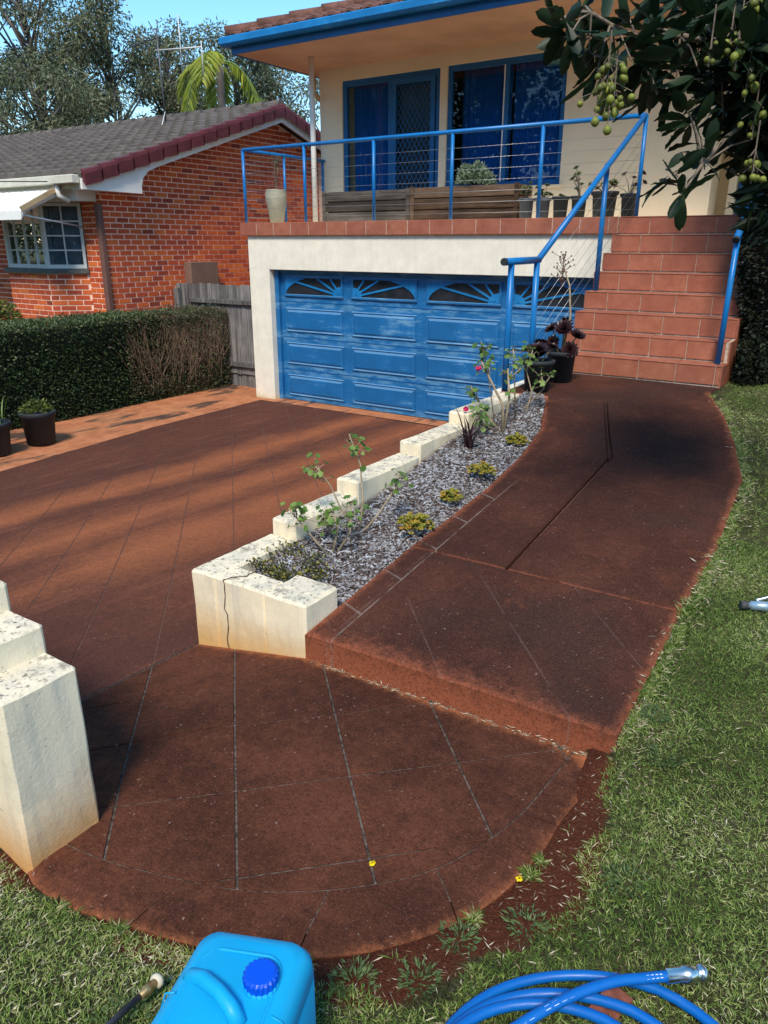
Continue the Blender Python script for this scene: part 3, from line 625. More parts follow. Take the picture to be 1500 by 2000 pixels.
# sliding door
sdr = MB(); bx = lambda b, x0, x1, z0, z1, y0=11.03, y1=11.09: b.box(x0, x1, y0, y1, z0, z1, .004)
bx(sdr, -8.21, -8.13, 2.71, 4.87); bx(sdr, -6.46, -6.38, 2.71, 4.87); bx(sdr, -8.13, -6.46, 4.78, 4.87); bx(sdr, -8.13, -6.46, 2.71, 2.78); bx(sdr, -7.33, -7.23, 2.78, 4.78)
sld = sdr.build('sliding_door', MAT['blue_dark'], H)
part('glass_panel', MAT['glass'], sld, (-8.13, -7.33, 11.06, 11.066, 2.78, 4.78))
part('glass_panel', MAT['dark_glass'], sld, (-7.23, -6.46, 11.085, 11.09, 2.78, 4.78))
sc = MB(); sc.box(-7.23, -7.17, 11.01, 11.029, 2.74, 4.80, .003); sc.box(-6.55, -6.47, 11.01, 11.029, 2.74, 4.80, .003); sc.box(-7.17, -6.55, 11.01, 11.029, 4.72, 4.80, .003); sc.box(-7.17, -6.55, 11.01, 11.029, 2.74, 2.82, .003)
scr = sc.build('screen_door_frame', MAT['blue_dark'], sld)
mm = MB(); x0, x1, z0, z1 = -7.17, -6.55, 2.82, 4.72; stp = .085
for sgn in (1, -1):
    for kk in range(-40, 60):
        # lines z - z0 = sgn*1.55*(x-x0) + kk*stp*1.55
        pts = []
        for X_ in (x0, x1):
            Z_ = z0 + sgn * 1.55 * (X_ - x0) + kk * stp * 1.55
            if z0 <= Z_ <= z1: pts.append((X_, Z_))
        for Z_ in (z0, z1):
            X_ = x0 + (Z_ - z0 - kk * stp * 1.55) / (sgn * 1.55)
            if x0 < X_ < x1: pts.append((X_, Z_))
        if len(pts) >= 2:
            (xa, za), (xb, zb) = pts[:2]
            if math.hypot(xa - xb, za - zb) > .02: mm.tube([(xa, 11.02 + .003 * sgn, za), (xb, 11.02 + .003 * sgn, zb)], .0045, 4, False)
mm.build('diamond_grille', MAT['blue'], sld)
def curtain(x0, x1, z0, z1, y, parent, amp=.035):
    n = int((x1 - x0) / .016); xs_ = np.linspace(x0, x1, n); b = MB(); vs = []
    for xx_ in xs_: yo = y + amp * math.sin(xx_ * 62 + 2 * math.sin(xx_ * 7)) + .01 * math.sin(xx_ * 150); vs += [(xx_, yo, z0), (xx_, yo * .7 + y * .3, z1)]
    b.add(vs, [(2 * i, 2 * i + 2, 2 * i + 3, 2 * i + 1) for i in range(n - 1)], True); return b.build('curtain', MAT['curtain'], parent)
curtain(-8.1, -7.3, 2.75, 4.8, 11.2, sld)
wd = MB(); bx(wd, -6.26, -6.19, 3.21, 4.88); bx(wd, -4.47, -4.40, 3.21, 4.88); bx(wd, -6.19, -4.47, 4.80, 4.88); bx(wd, -6.19, -4.47, 3.21, 3.28); bx(wd, -5.34, -5.27, 3.28, 4.80)
win = wd.build('window', MAT['blue_dark'], H)
part('pane', MAT['glass'], win, (-6.19, -5.34, 11.06, 11.066, 3.28, 4.80)); part('pane', MAT['glass'], win, (-5.27, -4.47, 11.07, 11.076, 3.28, 4.80))
part('sill', MAT['cream'], win, (-6.30, -4.36, 10.96, 11.03, 3.165, 3.208), bev=.004); part('mullion_strip', MAT['white'], win, (-5.345, -5.33, 11.02, 11.031, 3.28, 4.80))
curtain(-5.25, -4.45, 3.22, 4.85, 11.2, win); curtain(-6.18, -5.36, 3.22, 4.85, 11.35, win, .02)
# front door
fd = MB(); fd.box(-2.11, -1.99, 11.44, 11.50, 2.70, 4.85, .004); fd.box(-1.28, -1.16, 11.44, 11.50, 2.70, 4.85, .004); fd.box(-1.989, -1.281, 11.44, 11.50, 4.7, 4.85, .004); fd.box(-1.989, -1.281, 11.44, 11.50, 2.70, 2.90, .004)
fdo = fd.build('front_door', MAT['blue_dark'], H); part('glass_panel', plain('grey_obscure_glass', (.16, .18, .20), .25, .5, 25, .5, 40), fdo, (-1.989, -1.281, 11.46, 11.48, 2.901, 4.699))
# soffit, fascia, gutter
EX, EY, SZ = -8.98, 9.37, 5.055
sof = MB(); sof.box(EX + .005, 6, EY + .005, 17, SZ, SZ + .03); so = sof.build('soffit', MAT['soffit'], H)
fa = MB(); fa.box(EX - .02, 6, EY - .02, EY + .004, SZ - .012, SZ + .16, .003); fa.box(EX - .02, EX + .004, EY + .005, 17, SZ - .012, SZ + .16, .003); fa.build('fascia', MAT['blue_dark'], H)  # fascia given a darker blue than the gutter, painting in its shade
gu = MB()
pr = [(0, 0), (-.10, 0), (-.125, .03), (-.125, .105), (-.11, .12), (-.10, .12), (-.10, .03), (0, .03)]
def gut(pr, z): 
    n = len(pr); c0, c1 = EX - .02, EY - .02
    A = [(6, c1 + p, z + q) for p, q in pr]; B = [(c0 + p, c1 + p, z + q) for p, q in pr]; D = [(c0 + p, 17, z + q) for p, q in pr]
    gu.add(A + B + D, [(i, (i + 1) % n, n + (i + 1) % n, n + i) for i in range(n)] + [(n + i, n + (i + 1) % n, 2 * n + (i + 1) % n, 2 * n + i) for i in range(n)])
gut(pr, SZ + .085); gu.build('gutter', MAT['gutter'], H)
# hip roof of terracotta tiles
RS = math.tan(R(19)); rz0 = SZ + .20; ry0 = EY - .07; rx0 = EX - .07
rf = MB(); rf.add([(rx0, ry0, rz0), (8, ry0, rz0), (8, ry0 + 6, rz0 + 6 * RS), (rx0 + 6, ry0 + 6, rz0 + 6 * RS), (rx0, 18, rz0), (rx0 + 6, 18, rz0 + 6 * RS)], [(0, 1, 2, 3), (0, 3, 5, 4)])
MAT['rooftile'] = plain('brown_roof_tile', (.17, .075, .052), .8, .35, 9, .4, 50, orand=.35)
roof = rf.build('roof', MAT['rooftile'], H)
for r_ in range(4):
    yb = ry0 + r_ * .32 - .02; xst = rx0 + .05 + r_ * .32
    for c_ in range(28 if r_ < 2 else 22):
        xa = xst + c_ * .30 + (r_ % 2) * .15; b = MB(); pr2 = [(0, .0), (.05, .035), (.11, .045), (.17, .03), (.21, .005), (.255, .005), (.295, .02)]
        vs = []; 
        for yy_ in (yb, yb + .36):
            zz_ = rz0 + (yy_ - ry0) * RS + (.03 if yy_ == yb else .004); vs += [(xa + p, yy_, zz_ + q) for p, q in pr2]
        vs += [(xa + p, yb, rz0 + (yb - ry0) * RS - .005 + q) for p, q in pr2]
        m = len(pr2); b.add(vs, [(i, i + 1, m + i + 1, m + i) for i in range(m - 1)] + [(i + 1, i, 2 * m + i, 2 * m + i + 1) for i in range(m - 1)]); b.build('roof_tile', MAT['rooftile'], roof)
for k in range(9):
    d0 = k * .34; d1 = d0 + .40
    MB().tube([(rx0 + d0, ry0 + d0, rz0 + d0 * RS + .055), (rx0 + d1, ry0 + d1, rz0 + d1 * RS + .035)], [.10, .085], 8).build('hip_cap', MAT['rooftile'], roof)
# porch post, downpipe bracket
MB().tube([(-8.13, 10.14, 2.70), (-8.13, 10.14, 5.05)], .042, 12).build('porch_post', MAT['white'], H)
MB().tube([(-8.70, 10.9, 4.98), (-8.70, 10.9, 4.72), (-8.70, 11.2, 4.60)], .04, 8).build('downpipe', MAT['tan'], H)

# ================================================================ stairs
SH, ST = .188, .237
ST_ = empty('stairs', 'terracotta tiled stairs climbing from the path to the balcony', 'stairs')
off = [-2.85, -2.53, -2.56, -2.57, -2.60, -2.64, -2.66, -2.70]
body = MB()
for k in range(8):
    yk, zk = 9.0 - k * ST, 2.70 - k * SH; xl = -2.85 if k < 7 else -2.72
    body.box(xl + .012, -1.275, yk + .010 - (.03 if k == 0 else 0), yk + ST + .02 if k else 9.3, .6, zk - .010)
body.build('stair_body', MAT['grout'], ST_)
jt = {0: -2.85, 1: -2.53, 2: -2.56, 3: -2.57, 4: -2.60, 5: -2.64, 6: -2.68, 7: -2.70}
for k in range(8):
    yk, zk = 9.0 - k * ST - (.03 if k == 0 else 0), 2.70 - k * SH + (.004 if k == 0 else 0); xl = -2.85 if k < 7 else -2.72; x = jt[k] - .345
    while x < -1.28:
        a0, a1 = max(x, xl), min(x + .345, -1.272)
        if a1 - a0 > .03:
            part('riser_tile', MAT['tile'], ST_, (a0 + .004, a1 - .004, yk, yk + .012, zk - SH + .012, zk - .013), bev=.003)
            part('tread_tile', MAT['tile'], ST_, (a0 + .004, a1 - .004, yk - .004, yk + ST - .004, zk - .011, zk), bev=.003)
        x += .345
for k in range(8):   # right side cheek
    yk, zk = 9.0 - k * ST, 2.70 - k * SH; part('side_tile', MAT['tile'], ST_, (-1.274, -1.262, yk + .003, yk + ST - .003, 1.1, zk - .004))
for a0, a1 in ((-2.84, -2.62), (-2.615, -2.40)): part('landing_tile', MAT['tile'], ST_, (a0, a1, 6.088, 6.11, .95, 1.185), bev=.003)

# ================================================================ railings
RL = empty('balcony_railing', 'blue tubular balcony railing with wires running down the stairs', 'railing')
def tub(name, pts, r, parent, mat='blue', n=12): return MB().tube(pts, r, n).build(name, MAT[mat], parent)
yr = 9.05; zt = 3.715
tub('top_rail', [(-8.60, yr, zt), (-2.70, yr, zt)], .026, RL); tub('top_rail', [(-8.58, yr, zt), (-8.58, 10.98, zt)], .024, RL)
for x in (-8.60, -7.43, -6.24, -5.05, -3.86, -2.69): tub('post', [(x, yr, 2.70), (x, yr, zt)], .023, RL)
tub('post', [(-8.58, 9.95, 2.70), (-8.58, 9.95, zt)], .021, RL); tub('post', [(-8.58, 10.93, 2.70), (-8.58, 10.93, zt)], .021, RL)
tub('sloping_rail', [(-2.70, yr - .01, zt), (-2.80, 6.63, 2.275)], .028, RL); tub('low_rail', [(-2.80, 6.66, 2.282), (-2.84, 6.03, 2.275)], .030, RL)
tub('end_cap', [(-2.84, 6.04, 2.275), (-2.841, 6.015, 2.275)], .031, RL, 'black_plastic')
tub('post', [(-2.835, 6.16, 1.18), (-2.835, 6.16, 2.26)], .027, RL); tub('post', [(-2.80, 6.62, 1.18), (-2.80, 6.62, 2.26)], .027, RL); tub('post', [(-2.77, 8.17, 1.94), (-2.77, 8.17, 3.18)], .026, RL)
t = NT('steel_wire'); MAT['wire'] = t.out((.42, .44, .46), .35, .9)
for k in range(7):
    z = 2.78 + k * .125; tub('wire', [(-8.60, yr, z), (-2.69, yr, z)], .0020, RL, 'wire', 4); tub('wire', [(-8.58, yr, z), (-8.58, 10.93, z)], .0020, RL, 'wire', 4)
    f = (k + .7) / 8.2
    tub('wire', [(-2.69, yr, 2.70 + 1.0 * f), (-2.80, 6.62, 1.22 + 1.03 * f)], .0020, RL, 'wire', 4)
RR = empty('stair_handrail', 'short blue tubular handrail on the right side of the stairs', 'railing')
tub('post', [(-1.335, 7.47, 1.384), (-1.325, 7.49, 2.50)], .025, RR); tub('sloping_rail', [(-1.325, 7.44, 2.46), (-1.325, 8.9, 3.50)], .030, RR); tub('end_cap', [(-1.325, 7.44, 2.46), (-1.325, 7.42, 2.445)], .031, RR, 'black_plastic')
tub('post', [(-1.325, 8.9, 2.70), (-1.325, 8.9, 3.50)], .025, RR)

# ================================================================ neighbour's brick house
N = empty('brick_house', "neighbouring red brick house with dark tiled roof and white awning", 'house', loc=(0, 0, 0))
XN, YN = -10.8, 8.12
BST = [(0, (.26, .050, .032)), (.06, (.40, .068, .030)), (.35, (.52, .088, .030)), (.8, (.64, .125, .032)), (1, (.68, .17, .04))]
t = NT('brick'); nz_ = t.math('MULTIPLY', t.math('SUBTRACT', t.noise(25, 4), .5), .35); MAT['brick'] = t.out(t.colramp(t.math('ADD', t.orand(), nz_), BST), .75, 0, .3)
t = NT('brick_joined'); nz_ = t.math('MULTIPLY', t.math('SUBTRACT', t.noise(25, 4), .5), .35); MAT['brick_j'] = t.out(t.colramp(t.math('ADD', t.attr('tint'), nz_), BST), .75, 0, .3)
MAT['mortar'] = plain('pink_mortar', (.92, .62, .48), .9, .10, 12)
rl = lambda y: min(3.33 + (y - 7.66) * .322, 4.78 - (y - 12.17) * .322) - .12     # underside of the roof along the gable
gb = MB(); ys_ = [YN, 12.17, 16.2]; gb.add([(XN, YN, -.2), (XN, 16.2, -.2), (XN, 16.2, rl(16.2)), (XN, 12.17, rl(12.17)), (XN, YN, rl(YN))], [(0, 1, 2, 3, 4)])
BAY = [(-10.8, YN), (-11.31, YN), (-11.765, 7.667), (-12.90, 7.667), (-13.35, YN), (-20, YN)]
SILL = 2.02; WTOP = 3.02
for i in range(5):
    (xa, ya), (xb, yb) = BAY[i], BAY[i + 1]; zt_ = SILL - .02 if i in (1, 2, 3) else 3.2
    gb.add([(xa, ya, -.2), (xb, yb, -.2), (xb, yb, zt_), (xa, ya, zt_)], [(0, 3, 2, 1)])
gwalls = gb.build('mortar_wall', MAT['mortar'], N)
bricks = []    # (centre, along, out)
CH, CL = .0835, .245
def lay(p0, p1, out, z0, z1f, shift=0):
    p0 = np.array(p0); p1 = np.array(p1); L = np.linalg.norm(p1 - p0); d = (p1 - p0) / L; c = 0; z = z0
    while z < 5:
        s = -CL * ((c % 2) * .5) + shift
        while s < L:
            a, b_ = max(s + .0085, .0), min(s + CL - .0085, L)
            if b_ - a > .04:
                m = p0 + d * (a + b_) / 2
                if z + CH < z1f(m): bricks.append((np.array((m[0], m[1], z + CH / 2)), d, np.array(out), (b_ - a) / 2))
            s += CL
        c += 1; z += CH
o45 = (math.sqrt(.5), -math.sqrt(.5))
lay((XN, YN), (XN, 13.6), (1, 0), 1.05, lambda m: rl(m[1])); lay((-11.31, YN), (XN, YN), (0, -1), 1.05, lambda m: 3.2)
lay((-11.765, 7.667), (-11.31, YN), o45, 1.10, lambda m: SILL - .02); lay((-12.90, 7.667), (-11.765, 7.667), (0, -1), 1.10, lambda m: SILL - .02); lay((-15, YN), (-13.35, YN), (0, -1), 1.05, lambda m: 3.2)
bricks.sort(key=lambda q: abs(q[0][1] - 9.0) * 1.0 + (0 if q[0][0] > -11.8 else 1.5) + abs(q[0][2] - 2.3) * .5)
cache = {}
def brick_mesh(hl):
    k = round(hl, 2)
    if k not in cache:
        b = MB(); b.v = [(sx * k, sy * .004, sz * .0325) for sz in (-1, 1) for sy in (-1, 1) for sx in (-1, 1)]; b.f = [(0, 2, 3, 1), (4, 5, 7, 6), (0, 1, 5, 4), (2, 6, 7, 3), (0, 4, 6, 2), (1, 3, 7, 5)]; b.sm = [False] * 6; cache[k] = b.mesh('brick')
    return cache[k]
for c, d, o_, hl in bricks[:300]:
    ob = obj('brick', brick_mesh(hl), MAT['brick'], N); ob.location = (c[0] + o_[0] * .003, c[1] + o_[1] * .003, c[2]); ob.rotation_euler = (0, 0, math.atan2(d[1], d[0]))
Vb, Fb, Tb = [], [], []
for c, d, o_, hl in bricks[300:]:
    n0 = len(Vb)
    for sz in (-1, 1):
        for sy in (-1, 1):
            for sx in (-1, 1): Vb.append((c[0] + d[0] * sx * hl + o_[0] * (.003 + sy * .004), c[1] + d[1] * sx * hl + o_[1] * (.003 + sy * .004), c[2] + sz * .0325))
    Fb += [tuple(n0 + q for q in f) for f in Fq]; Tb += [random.random()] * 8
obj('brickwork', np_mesh('brickwork', Vb, Fb, {'tint': Tb}), MAT['brick_j'], N, kind='stuff')
# bay windows
MAT['alum'] = plain('white_aluminium', (.62, .66, .66), .4, .06, 6); MAT['sillbrick'] = plain('dark_sill', (.09, .10, .095), .6, .2, 9)
MAT['net'] = plain('grey_net_curtain', (.16, .19, .20), .9, .25, 5)
def win_seg(p0, p1, out, ncol, nrow):
    p0 = np.array(p0); p1 = np.array(p1); L = np.linalg.norm(p1 - p0); d = np.append((p1 - p0) / L, 0); o_ = np.append(np.array(out), 0); up = np.array((0, 0, 1.))
    def bar(s0, s1, z0, z1, dep, b, fw=.02): b.obox(np.append(p0, 0) + d * (s0 + s1) / 2 + up * (z0 + z1) / 2 - o_ * dep, d * (s1 - s0) / 2, o_ * fw, up * (z1 - z0) / 2)
    fb = MB(); w = .045
    bar(0, w, SILL, WTOP, .03, fb); bar(L - w, L, SILL, WTOP, .03, fb); bar(w, L - w, SILL, SILL + .06, .03, fb); bar(w, L - w, WTOP - .05, WTOP, .03, fb)
    f = fb.build('window', MAT['alum'], N); mb_ = MB()
    for k in range(1, ncol): bar(L * k / ncol - .011, L * k / ncol + .011, SILL + .06, WTOP - .05, .04, mb_, .012)
    for k in range(1, nrow): z = SILL + .06 + (WTOP - SILL - .11) * k / nrow; bar(w, L - w, z - .011, z + .011, .041, mb_, .012)
    mb_.build('glazing_bar', MAT['alum'], f); g = MB(); bar(w, L - w, SILL + .05, WTOP - .04, .05, g, .003); g.build('pane', MAT['glass'], f)
    c = MB(); bar(0, L, SILL, WTOP, .20, c, .01); c.build('net_curtain', MAT['net'], f); s = MB(); bar(-.03, L + .03, SILL - .075, SILL - .002, -.005, s, .05); s.build('sill', MAT['sillbrick'], f)
win_seg((-11.765, 7.667), (-11.33, 8.10), o45, 2, 4); win_seg((-12.90, 7.667), (-11.79, 7.667), (0, -1), 4, 4)
part('bay_head', MAT['white'], N, (-13.2, -10.9, 7.75, 8.2, WTOP + .01, 3.22))
part('eave_soffit', MAT['white'], N, (-20, -10.53, 7.66, 8.4, 3.20, 3.225))
# roof
def nroof(y): return 3.36 + (y - 7.60) * .322
rb = MB(); ncol = 34; cw = .30; nrow = 15; rh = (12.17 - 7.60) / nrow; seg_ = [(0, -.02), (.05, .045), (.12, .065), (.19, .045), (.24, -.02)]
xs_ = [-10.50 - c * cw - s for c in range(ncol) for s, _ in seg_]; hs_ = [h for c in range(ncol) for _, h in seg_]; m = len(xs_); vs = []; fs = []
for r_ in range(nrow):
    y0, y1 = 7.60 + r_ * rh, 7.60 + (r_ + 1) * rh + .03; n0 = len(vs)
    for yy_, dz in ((y0, -.03), (y0, .05), (y1, -.01)): vs += [(x, yy_, nroof(yy_) + dz + h) for x, h in zip(xs_, hs_)]
    fs += [(n0 + q * m + i, n0 + (q + 1) * m + i, n0 + (q + 1) * m + i + 1, n0 + q * m + i + 1) for q in range(2) for i in range(m - 1)]
rb.add(vs, fs); rb.add([(-10.5, 12.17, nroof(12.17)), (-21, 12.17, nroof(12.17)), (-21, 17, nroof(12.17) - 4.83 * .322), (-10.5, 17, nroof(12.17) - 4.83 * .322)], [(0, 1, 2, 3)])
MAT['ntile'] = plain('dark_grey_roof_tile', (.110, .092, .078), .8, .25, 2, .15, 60)
nr = rb.build('roof', MAT['ntile'], N)
for k in range(24): MB().tube([(-10.5 - k * .42, 12.17, nroof(12.17) + .045), (-10.5 - k * .42 - .44, 12.17, nroof(12.17) + .03)], [.10, .09], 8).build('ridge_cap', MAT['ntile'], nr)
MAT['verge'] = plain('maroon_verge_tile', (.115, .024, .030), .6, .25, 8, orand=.25)
for k in range(15):
    y0 = 7.62 + k * .305; 
    for side in ((0,) if k < 15 else ()):
        b = MB(); za, zb = nroof(y0), nroof(y0 + .325); 
        pts = []
        for yy_, zz_, dz in ((y0, za, .045), (y0 + .325, zb, .02)):
            pts += [(-10.66, yy_, zz_ + dz + .01), (-10.52, yy_, zz_ + dz + .035), (-10.455, yy_, zz_ + dz + .02), (-10.44, yy_, zz_ + dz - .03), (-10.44, yy_, zz_ + dz - .19)]
        b.add(pts, [(i, 5 + i, 6 + i, 1 + i) for i in range(4)] + [(0, 1, 2, 3, 4)]); b.build('verge_tile', MAT['verge'], nr)
for k in range(8):
    y0 = 12.2 + k * .305; za = nroof(12.17) - (y0 - 12.17) * .322; b = MB(); pts = []
    for yy_, zz_, dz in ((y0, za, .03), (y0 + .325, za - .105, .04)): pts += [(-10.66, yy_, zz_ + dz), (-10.52, yy_, zz_ + dz + .035), (-10.455, yy_, zz_ + dz + .02), (-10.44, yy_, zz_ + dz - .03), (-10.44, yy_, zz_ + dz - .19)]
    b.add(pts, [(i, 5 + i, 6 + i, 1 + i) for i in range(4)] + [(4, 3, 2, 1, 0)]); b.build('verge_tile', MAT['verge'], nr)
# barge board with the flared foot
bb = MB(); up_ = lambda y: (nroof(y) if y < 12.17 else nroof(12.17) - (y - 12.17) * .322) - .12
poly = [(7.60, up_(7.60) + .08), (12.17, up_(12.17)), (15.5, up_(15.5)), (15.5, up_(15.5) - .13), (12.17, up_(12.17) - .13), (9.05, up_(9.05) - .13), (8.85, up_(8.85) - .15), (8.74, up_(8.74) - .22), (8.70, up_(8.70) - .32), (8.70, 3.16), (7.60, 3.17)]
n = len(poly); bb.add([(-10.50, y, z) for y, z in poly] + [(-10.54, y, z) for y, z in poly], [tuple(range(n)), tuple(range(2 * n - 1, n - 1, -1))] + [(i, n + i, n + (i + 1) % n, (i + 1) % n) for i in range(n)])
bb.build('barge_board', MAT['white'], N); part('verge_soffit', MAT['white'], N, (-10.79, -10.545, 7.62, 8.69, 3.17, 3.19))
gg = MB(); gg.box(-20, -10.55, 7.47, 7.60, 3.25, 3.37, .01); gg.box(-20, -10.55, 7.605, 7.64, 3.19, 3.34); gg.build('gutter', plain('cream_gutter', (.62, .60, .50), .5, .1, 5), N)
MB().tube([(-11.05, 7.55, 3.25), (-11.05, 7.56, 3.10), (-11.0, 7.70, 3.02)], .04, 10).build('gutter_outlet', MAT['white'], N)
dp = MB(); dp.box(-10.86, -10.76, 8.02, 8.11, .2, 3.0, .01); dp.build('downpipe', plain('brown_downpipe', (.17, .085, .068), .5, .12, 5), N)
part('meter_box', plain('brown_metal_box', (.20, .125, .095), .5, .1, 5), N, (-10.79, -10.62, 9.70, 10.36, 1.45, 2.10), bev=.01)
# awning
aw = MB(); A0 = [(-14, 7.60, 3.20), (-11.10, 7.60, 3.20), (-11.10, 6.90, 2.86), (-14, 6.90, 2.86)]; nA = 34
vs = []
for k in range(nA + 1):
    x = -14 + 2.9 * k / nA; dz = .012 * (k % 2); vs += [(x, 7.60, 3.205 + dz), (x, 7.0, 2.915 + dz), (x, 6.93, 2.86 + dz), (x, 6.92, 2.74)]
aw.add(vs, [(4 * k + j, 4 * k + j + 1, 4 * k + j + 5, 4 * k + j + 4) for k in range(nA) for j in range(3)])
aw.add([(-11.10, 7.60, 3.205), (-11.10, 7.0, 2.915), (-11.10, 6.93, 2.86), (-11.10, 6.92, 2.74), (-11.13, 7.05, 2.86), (-11.12, 7.6, 3.10)], [(0, 1, 2, 3, 4, 5)])
awn = aw.build('awning', MAT['white'], N, label='white metal window awning'); MB().obox((-11.085, 7.27, 3.05), (.012, 0, 0), (0, .34, .165), (0, -.02, .03)).build('side_trim', MAT['tan'], awn)
tb = MB().tube([(-11.12, 7.0, 2.80), (-11.28, 8.08, 2.66)], .012, 6).build('support_arm', MAT['alum'], awn)
# ================================================================ antenna, wire
AN = empty('tv_antenna', "television antenna mast on the neighbour's roof", 'antenna')
t = NT('weathered_metal'); MAT['antmetal'] = t.out((.12, .12, .13), .5, .6); MAT['antlight'] = t.out((.12, .12, .13), .5, .6); 
t = NT('pale_metal'); MAT['antlight'] = t.out((.62, .62, .60), .5, .2)
def tubo(name, pts, r, parent, mat, n=6): return MB().tube(pts, r, n).build(name, mat, parent)
AX = Vector((-12.74, 11.3, 4.53))
tubo('mast', [AX, AX + Vector((-.05, 0, 1.72))], .016, AN, MAT['antmetal'])
tubo('boom', [AX + Vector((-.80, 0, 1.50)), AX + Vector((.08, .06, 1.60))], .012, AN, MAT['antmetal'])
for k in range(6):
    p = AX + Vector((-.78 + k * .13, 0, 1.503 + k * .015)); tubo('element', [p + Vector((0, -.25, .05)), p + Vector((0, .25, -.05))], .008, AN, MAT['antmetal'], 4)
for a in (-.13, .10): tubo('element', [AX + Vector((-.06 + a, -.05, 1.84)), AX + Vector((.02, .02, 1.44))], .010, AN, MAT['antmetal'], 4)
tubo('cross_arm', [AX + Vector((-.12, 0, 1.36)), AX + Vector((1.02, .1, 1.30))], .013, AN, MAT['antlight'])
for f, z0, z1 in ((.55, -.40, .55), (1.0, -.48, .10)):
    p = AX + Vector((-.12 + 1.14 * f, .1 * f, 1.36 - .06 * f)); tubo('element', [p + Vector((0, 0, z0)), p + Vector((0, 0, z1))], .010, AN, MAT['antlight'], 5)
tubo('bracket', [AX + Vector((.12, -.25, -.06)), AX + Vector((0, 0, .3))], .010, AN, MAT['antlight'], 5)
sw = MB(); pts = [(-10.9 - 9 * f, 7.3 - 4.5 * f, 3.27 + .55 * f - .5 * f * (1 - f)) for f in np.linspace(0, 1, 14)]; sw.tube(pts, .008, 5)
sw.build('service_wire', MAT['black_plastic'], label="thin black overhead wire tied to the neighbour's gutter", cat='wire')

# ================================================================ paling fence
def m_wood(name, cols, axis=2, sc=1.0):
    t = NT(name); s = [28 * sc] * 3; s[axis] = 1.6 * sc; n = t.noise(1, 6, .7, v=t.scaled(tuple(s))); n2 = t.noise(3, 4)
    f = t.math('ADD', t.math('MULTIPLY', n, .75), t.math('MULTIPLY', n2, .3)); f = t.math('ADD', f, t.math('MULTIPLY', t.math('SUBTRACT', t.orand(), .5), .22))
    c = t.colramp(f, [(.30, cols[0]), (.52, cols[1]), (.75, cols[2])]); t.bump(n, .5, .006); return t.out(c, .9, 0, .15)
MAT['grey_wood'] = m_wood('grey_fence_timber', [(.035, .034, .036), (.13, .125, .125), (.30, .29, .28)], 2)
FN = empty('paling_fence', 'weathered grey timber paling fence beside the garage', 'fence')
x = -10.74; k = 0
while x < -8.56:
    w = .098 + random.uniform(-.004, .004); x1 = min(x + w, -8.56); part('paling', MAT['grey_wood'], FN, (x, x1 - .004, 9.44 + .006 * (k % 2), 9.456 + .006 * (k % 2), .28 + random.uniform(0, .03), 1.76 + random.uniform(-.012, .012)), bev=.002); x = x1; k += 1
part('fence_rail', MAT['grey_wood'], FN, (-10.4, -8.56, 9.395, 9.438, 1.45, 1.52), bev=.004); part('fence_rail', MAT['grey_wood'], FN, (-10.7, -8.56, 9.395, 9.438, .42, .50), bev=.004); part('plinth_board', MAT['grey_wood'], FN, (-10.7, -8.56, 9.47, 9.49, .05, .30))
part('post', MAT['grey_wood'], FN, (-10.74, -10.62, 9.36, 9.434, .05, 1.68), bev=.004)

# ================================================================ hedge
def hedge_leaves(n, x0, x1, y0, y1, z0, z1, faces=True):
    P = []; D = []
    f = rng.random(n); a = rng.random(n); b_ = rng.random(n)
    P = np.empty((n, 3)); D = np.empty((n, 3))
    front = f < .55; top = (f >= .55) & (f < .8); end = (f >= .8) & (f < .92); inner = f >= .92
    P[:, 0] = x0 + (x1 - x0) * a; P[:, 1] = y0 + (y1 - y0) * b_; P[:, 2] = z0 + (z1 - z0) * rng.random(n)
    P[front, 0] = x1 + rng.normal(0, .018, front.sum()); D[front] = [1, 0, .25]
    P[top, 2] = z1 + rng.normal(0, .018, top.sum()); D[top] = [.1, 0, 1]
    P[end, 1] = y1 + rng.normal(0, .03, end.sum()); D[end] = [.2, 1, .2]; D[inner] = [.6, 0, .4]
    D = unit(D) + rng.normal(0, .75, (n, 3)); return P, D
HG = empty('hedge', 'clipped green hedge with a bare twiggy end along the driveway', 'hedge')
MAT['hedge_leaf'] = leafmat('hedge_leaf', [(0, (.014, .026, .012)), (.5, (.034, .062, .022)), (.85, (.065, .105, .035)), (1, (.16, .19, .08))], .45, .2)
MAT['hedge_dry'] = leafmat('dry_hedge_leaf', [(0, (.05, .04, .02)), (.5, (.11, .09, .05)), (1, (.22, .19, .12))], .7, .15)
HX0, HX1, HZ = -10.35, -9.52, 1.36
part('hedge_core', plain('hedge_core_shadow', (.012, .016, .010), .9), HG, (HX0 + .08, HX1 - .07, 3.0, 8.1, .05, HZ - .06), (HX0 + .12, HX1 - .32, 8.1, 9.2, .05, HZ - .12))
P, D = hedge_leaves(34000, HX0, HX1, 3.0, 7.9, .08, HZ); P[:, 0] += .04 * np.sin(P[:, 1] * 2.3) * (P[:, 0] > HX1 - .1) + .02 * np.sin(P[:, 2] * 5 + P[:, 1])
P2, D2 = hedge_leaves(5500, HX0, HX1, 7.8, 9.40, .08, HZ - .03); kk = (P2[:, 2] < .45) | (P2[:, 2] > HZ - .16) | (rng.random(len(P2)) < .40); P2, D2 = P2[kk], D2[kk]
lit_top = (P[:, 2] > HZ - .05); tint = rng.random(len(P)) * .85; tint[lit_top] = np.clip(tint[lit_top] + .35, 0, 1)  # top leaves tinted lighter, light on the hedge top painted in
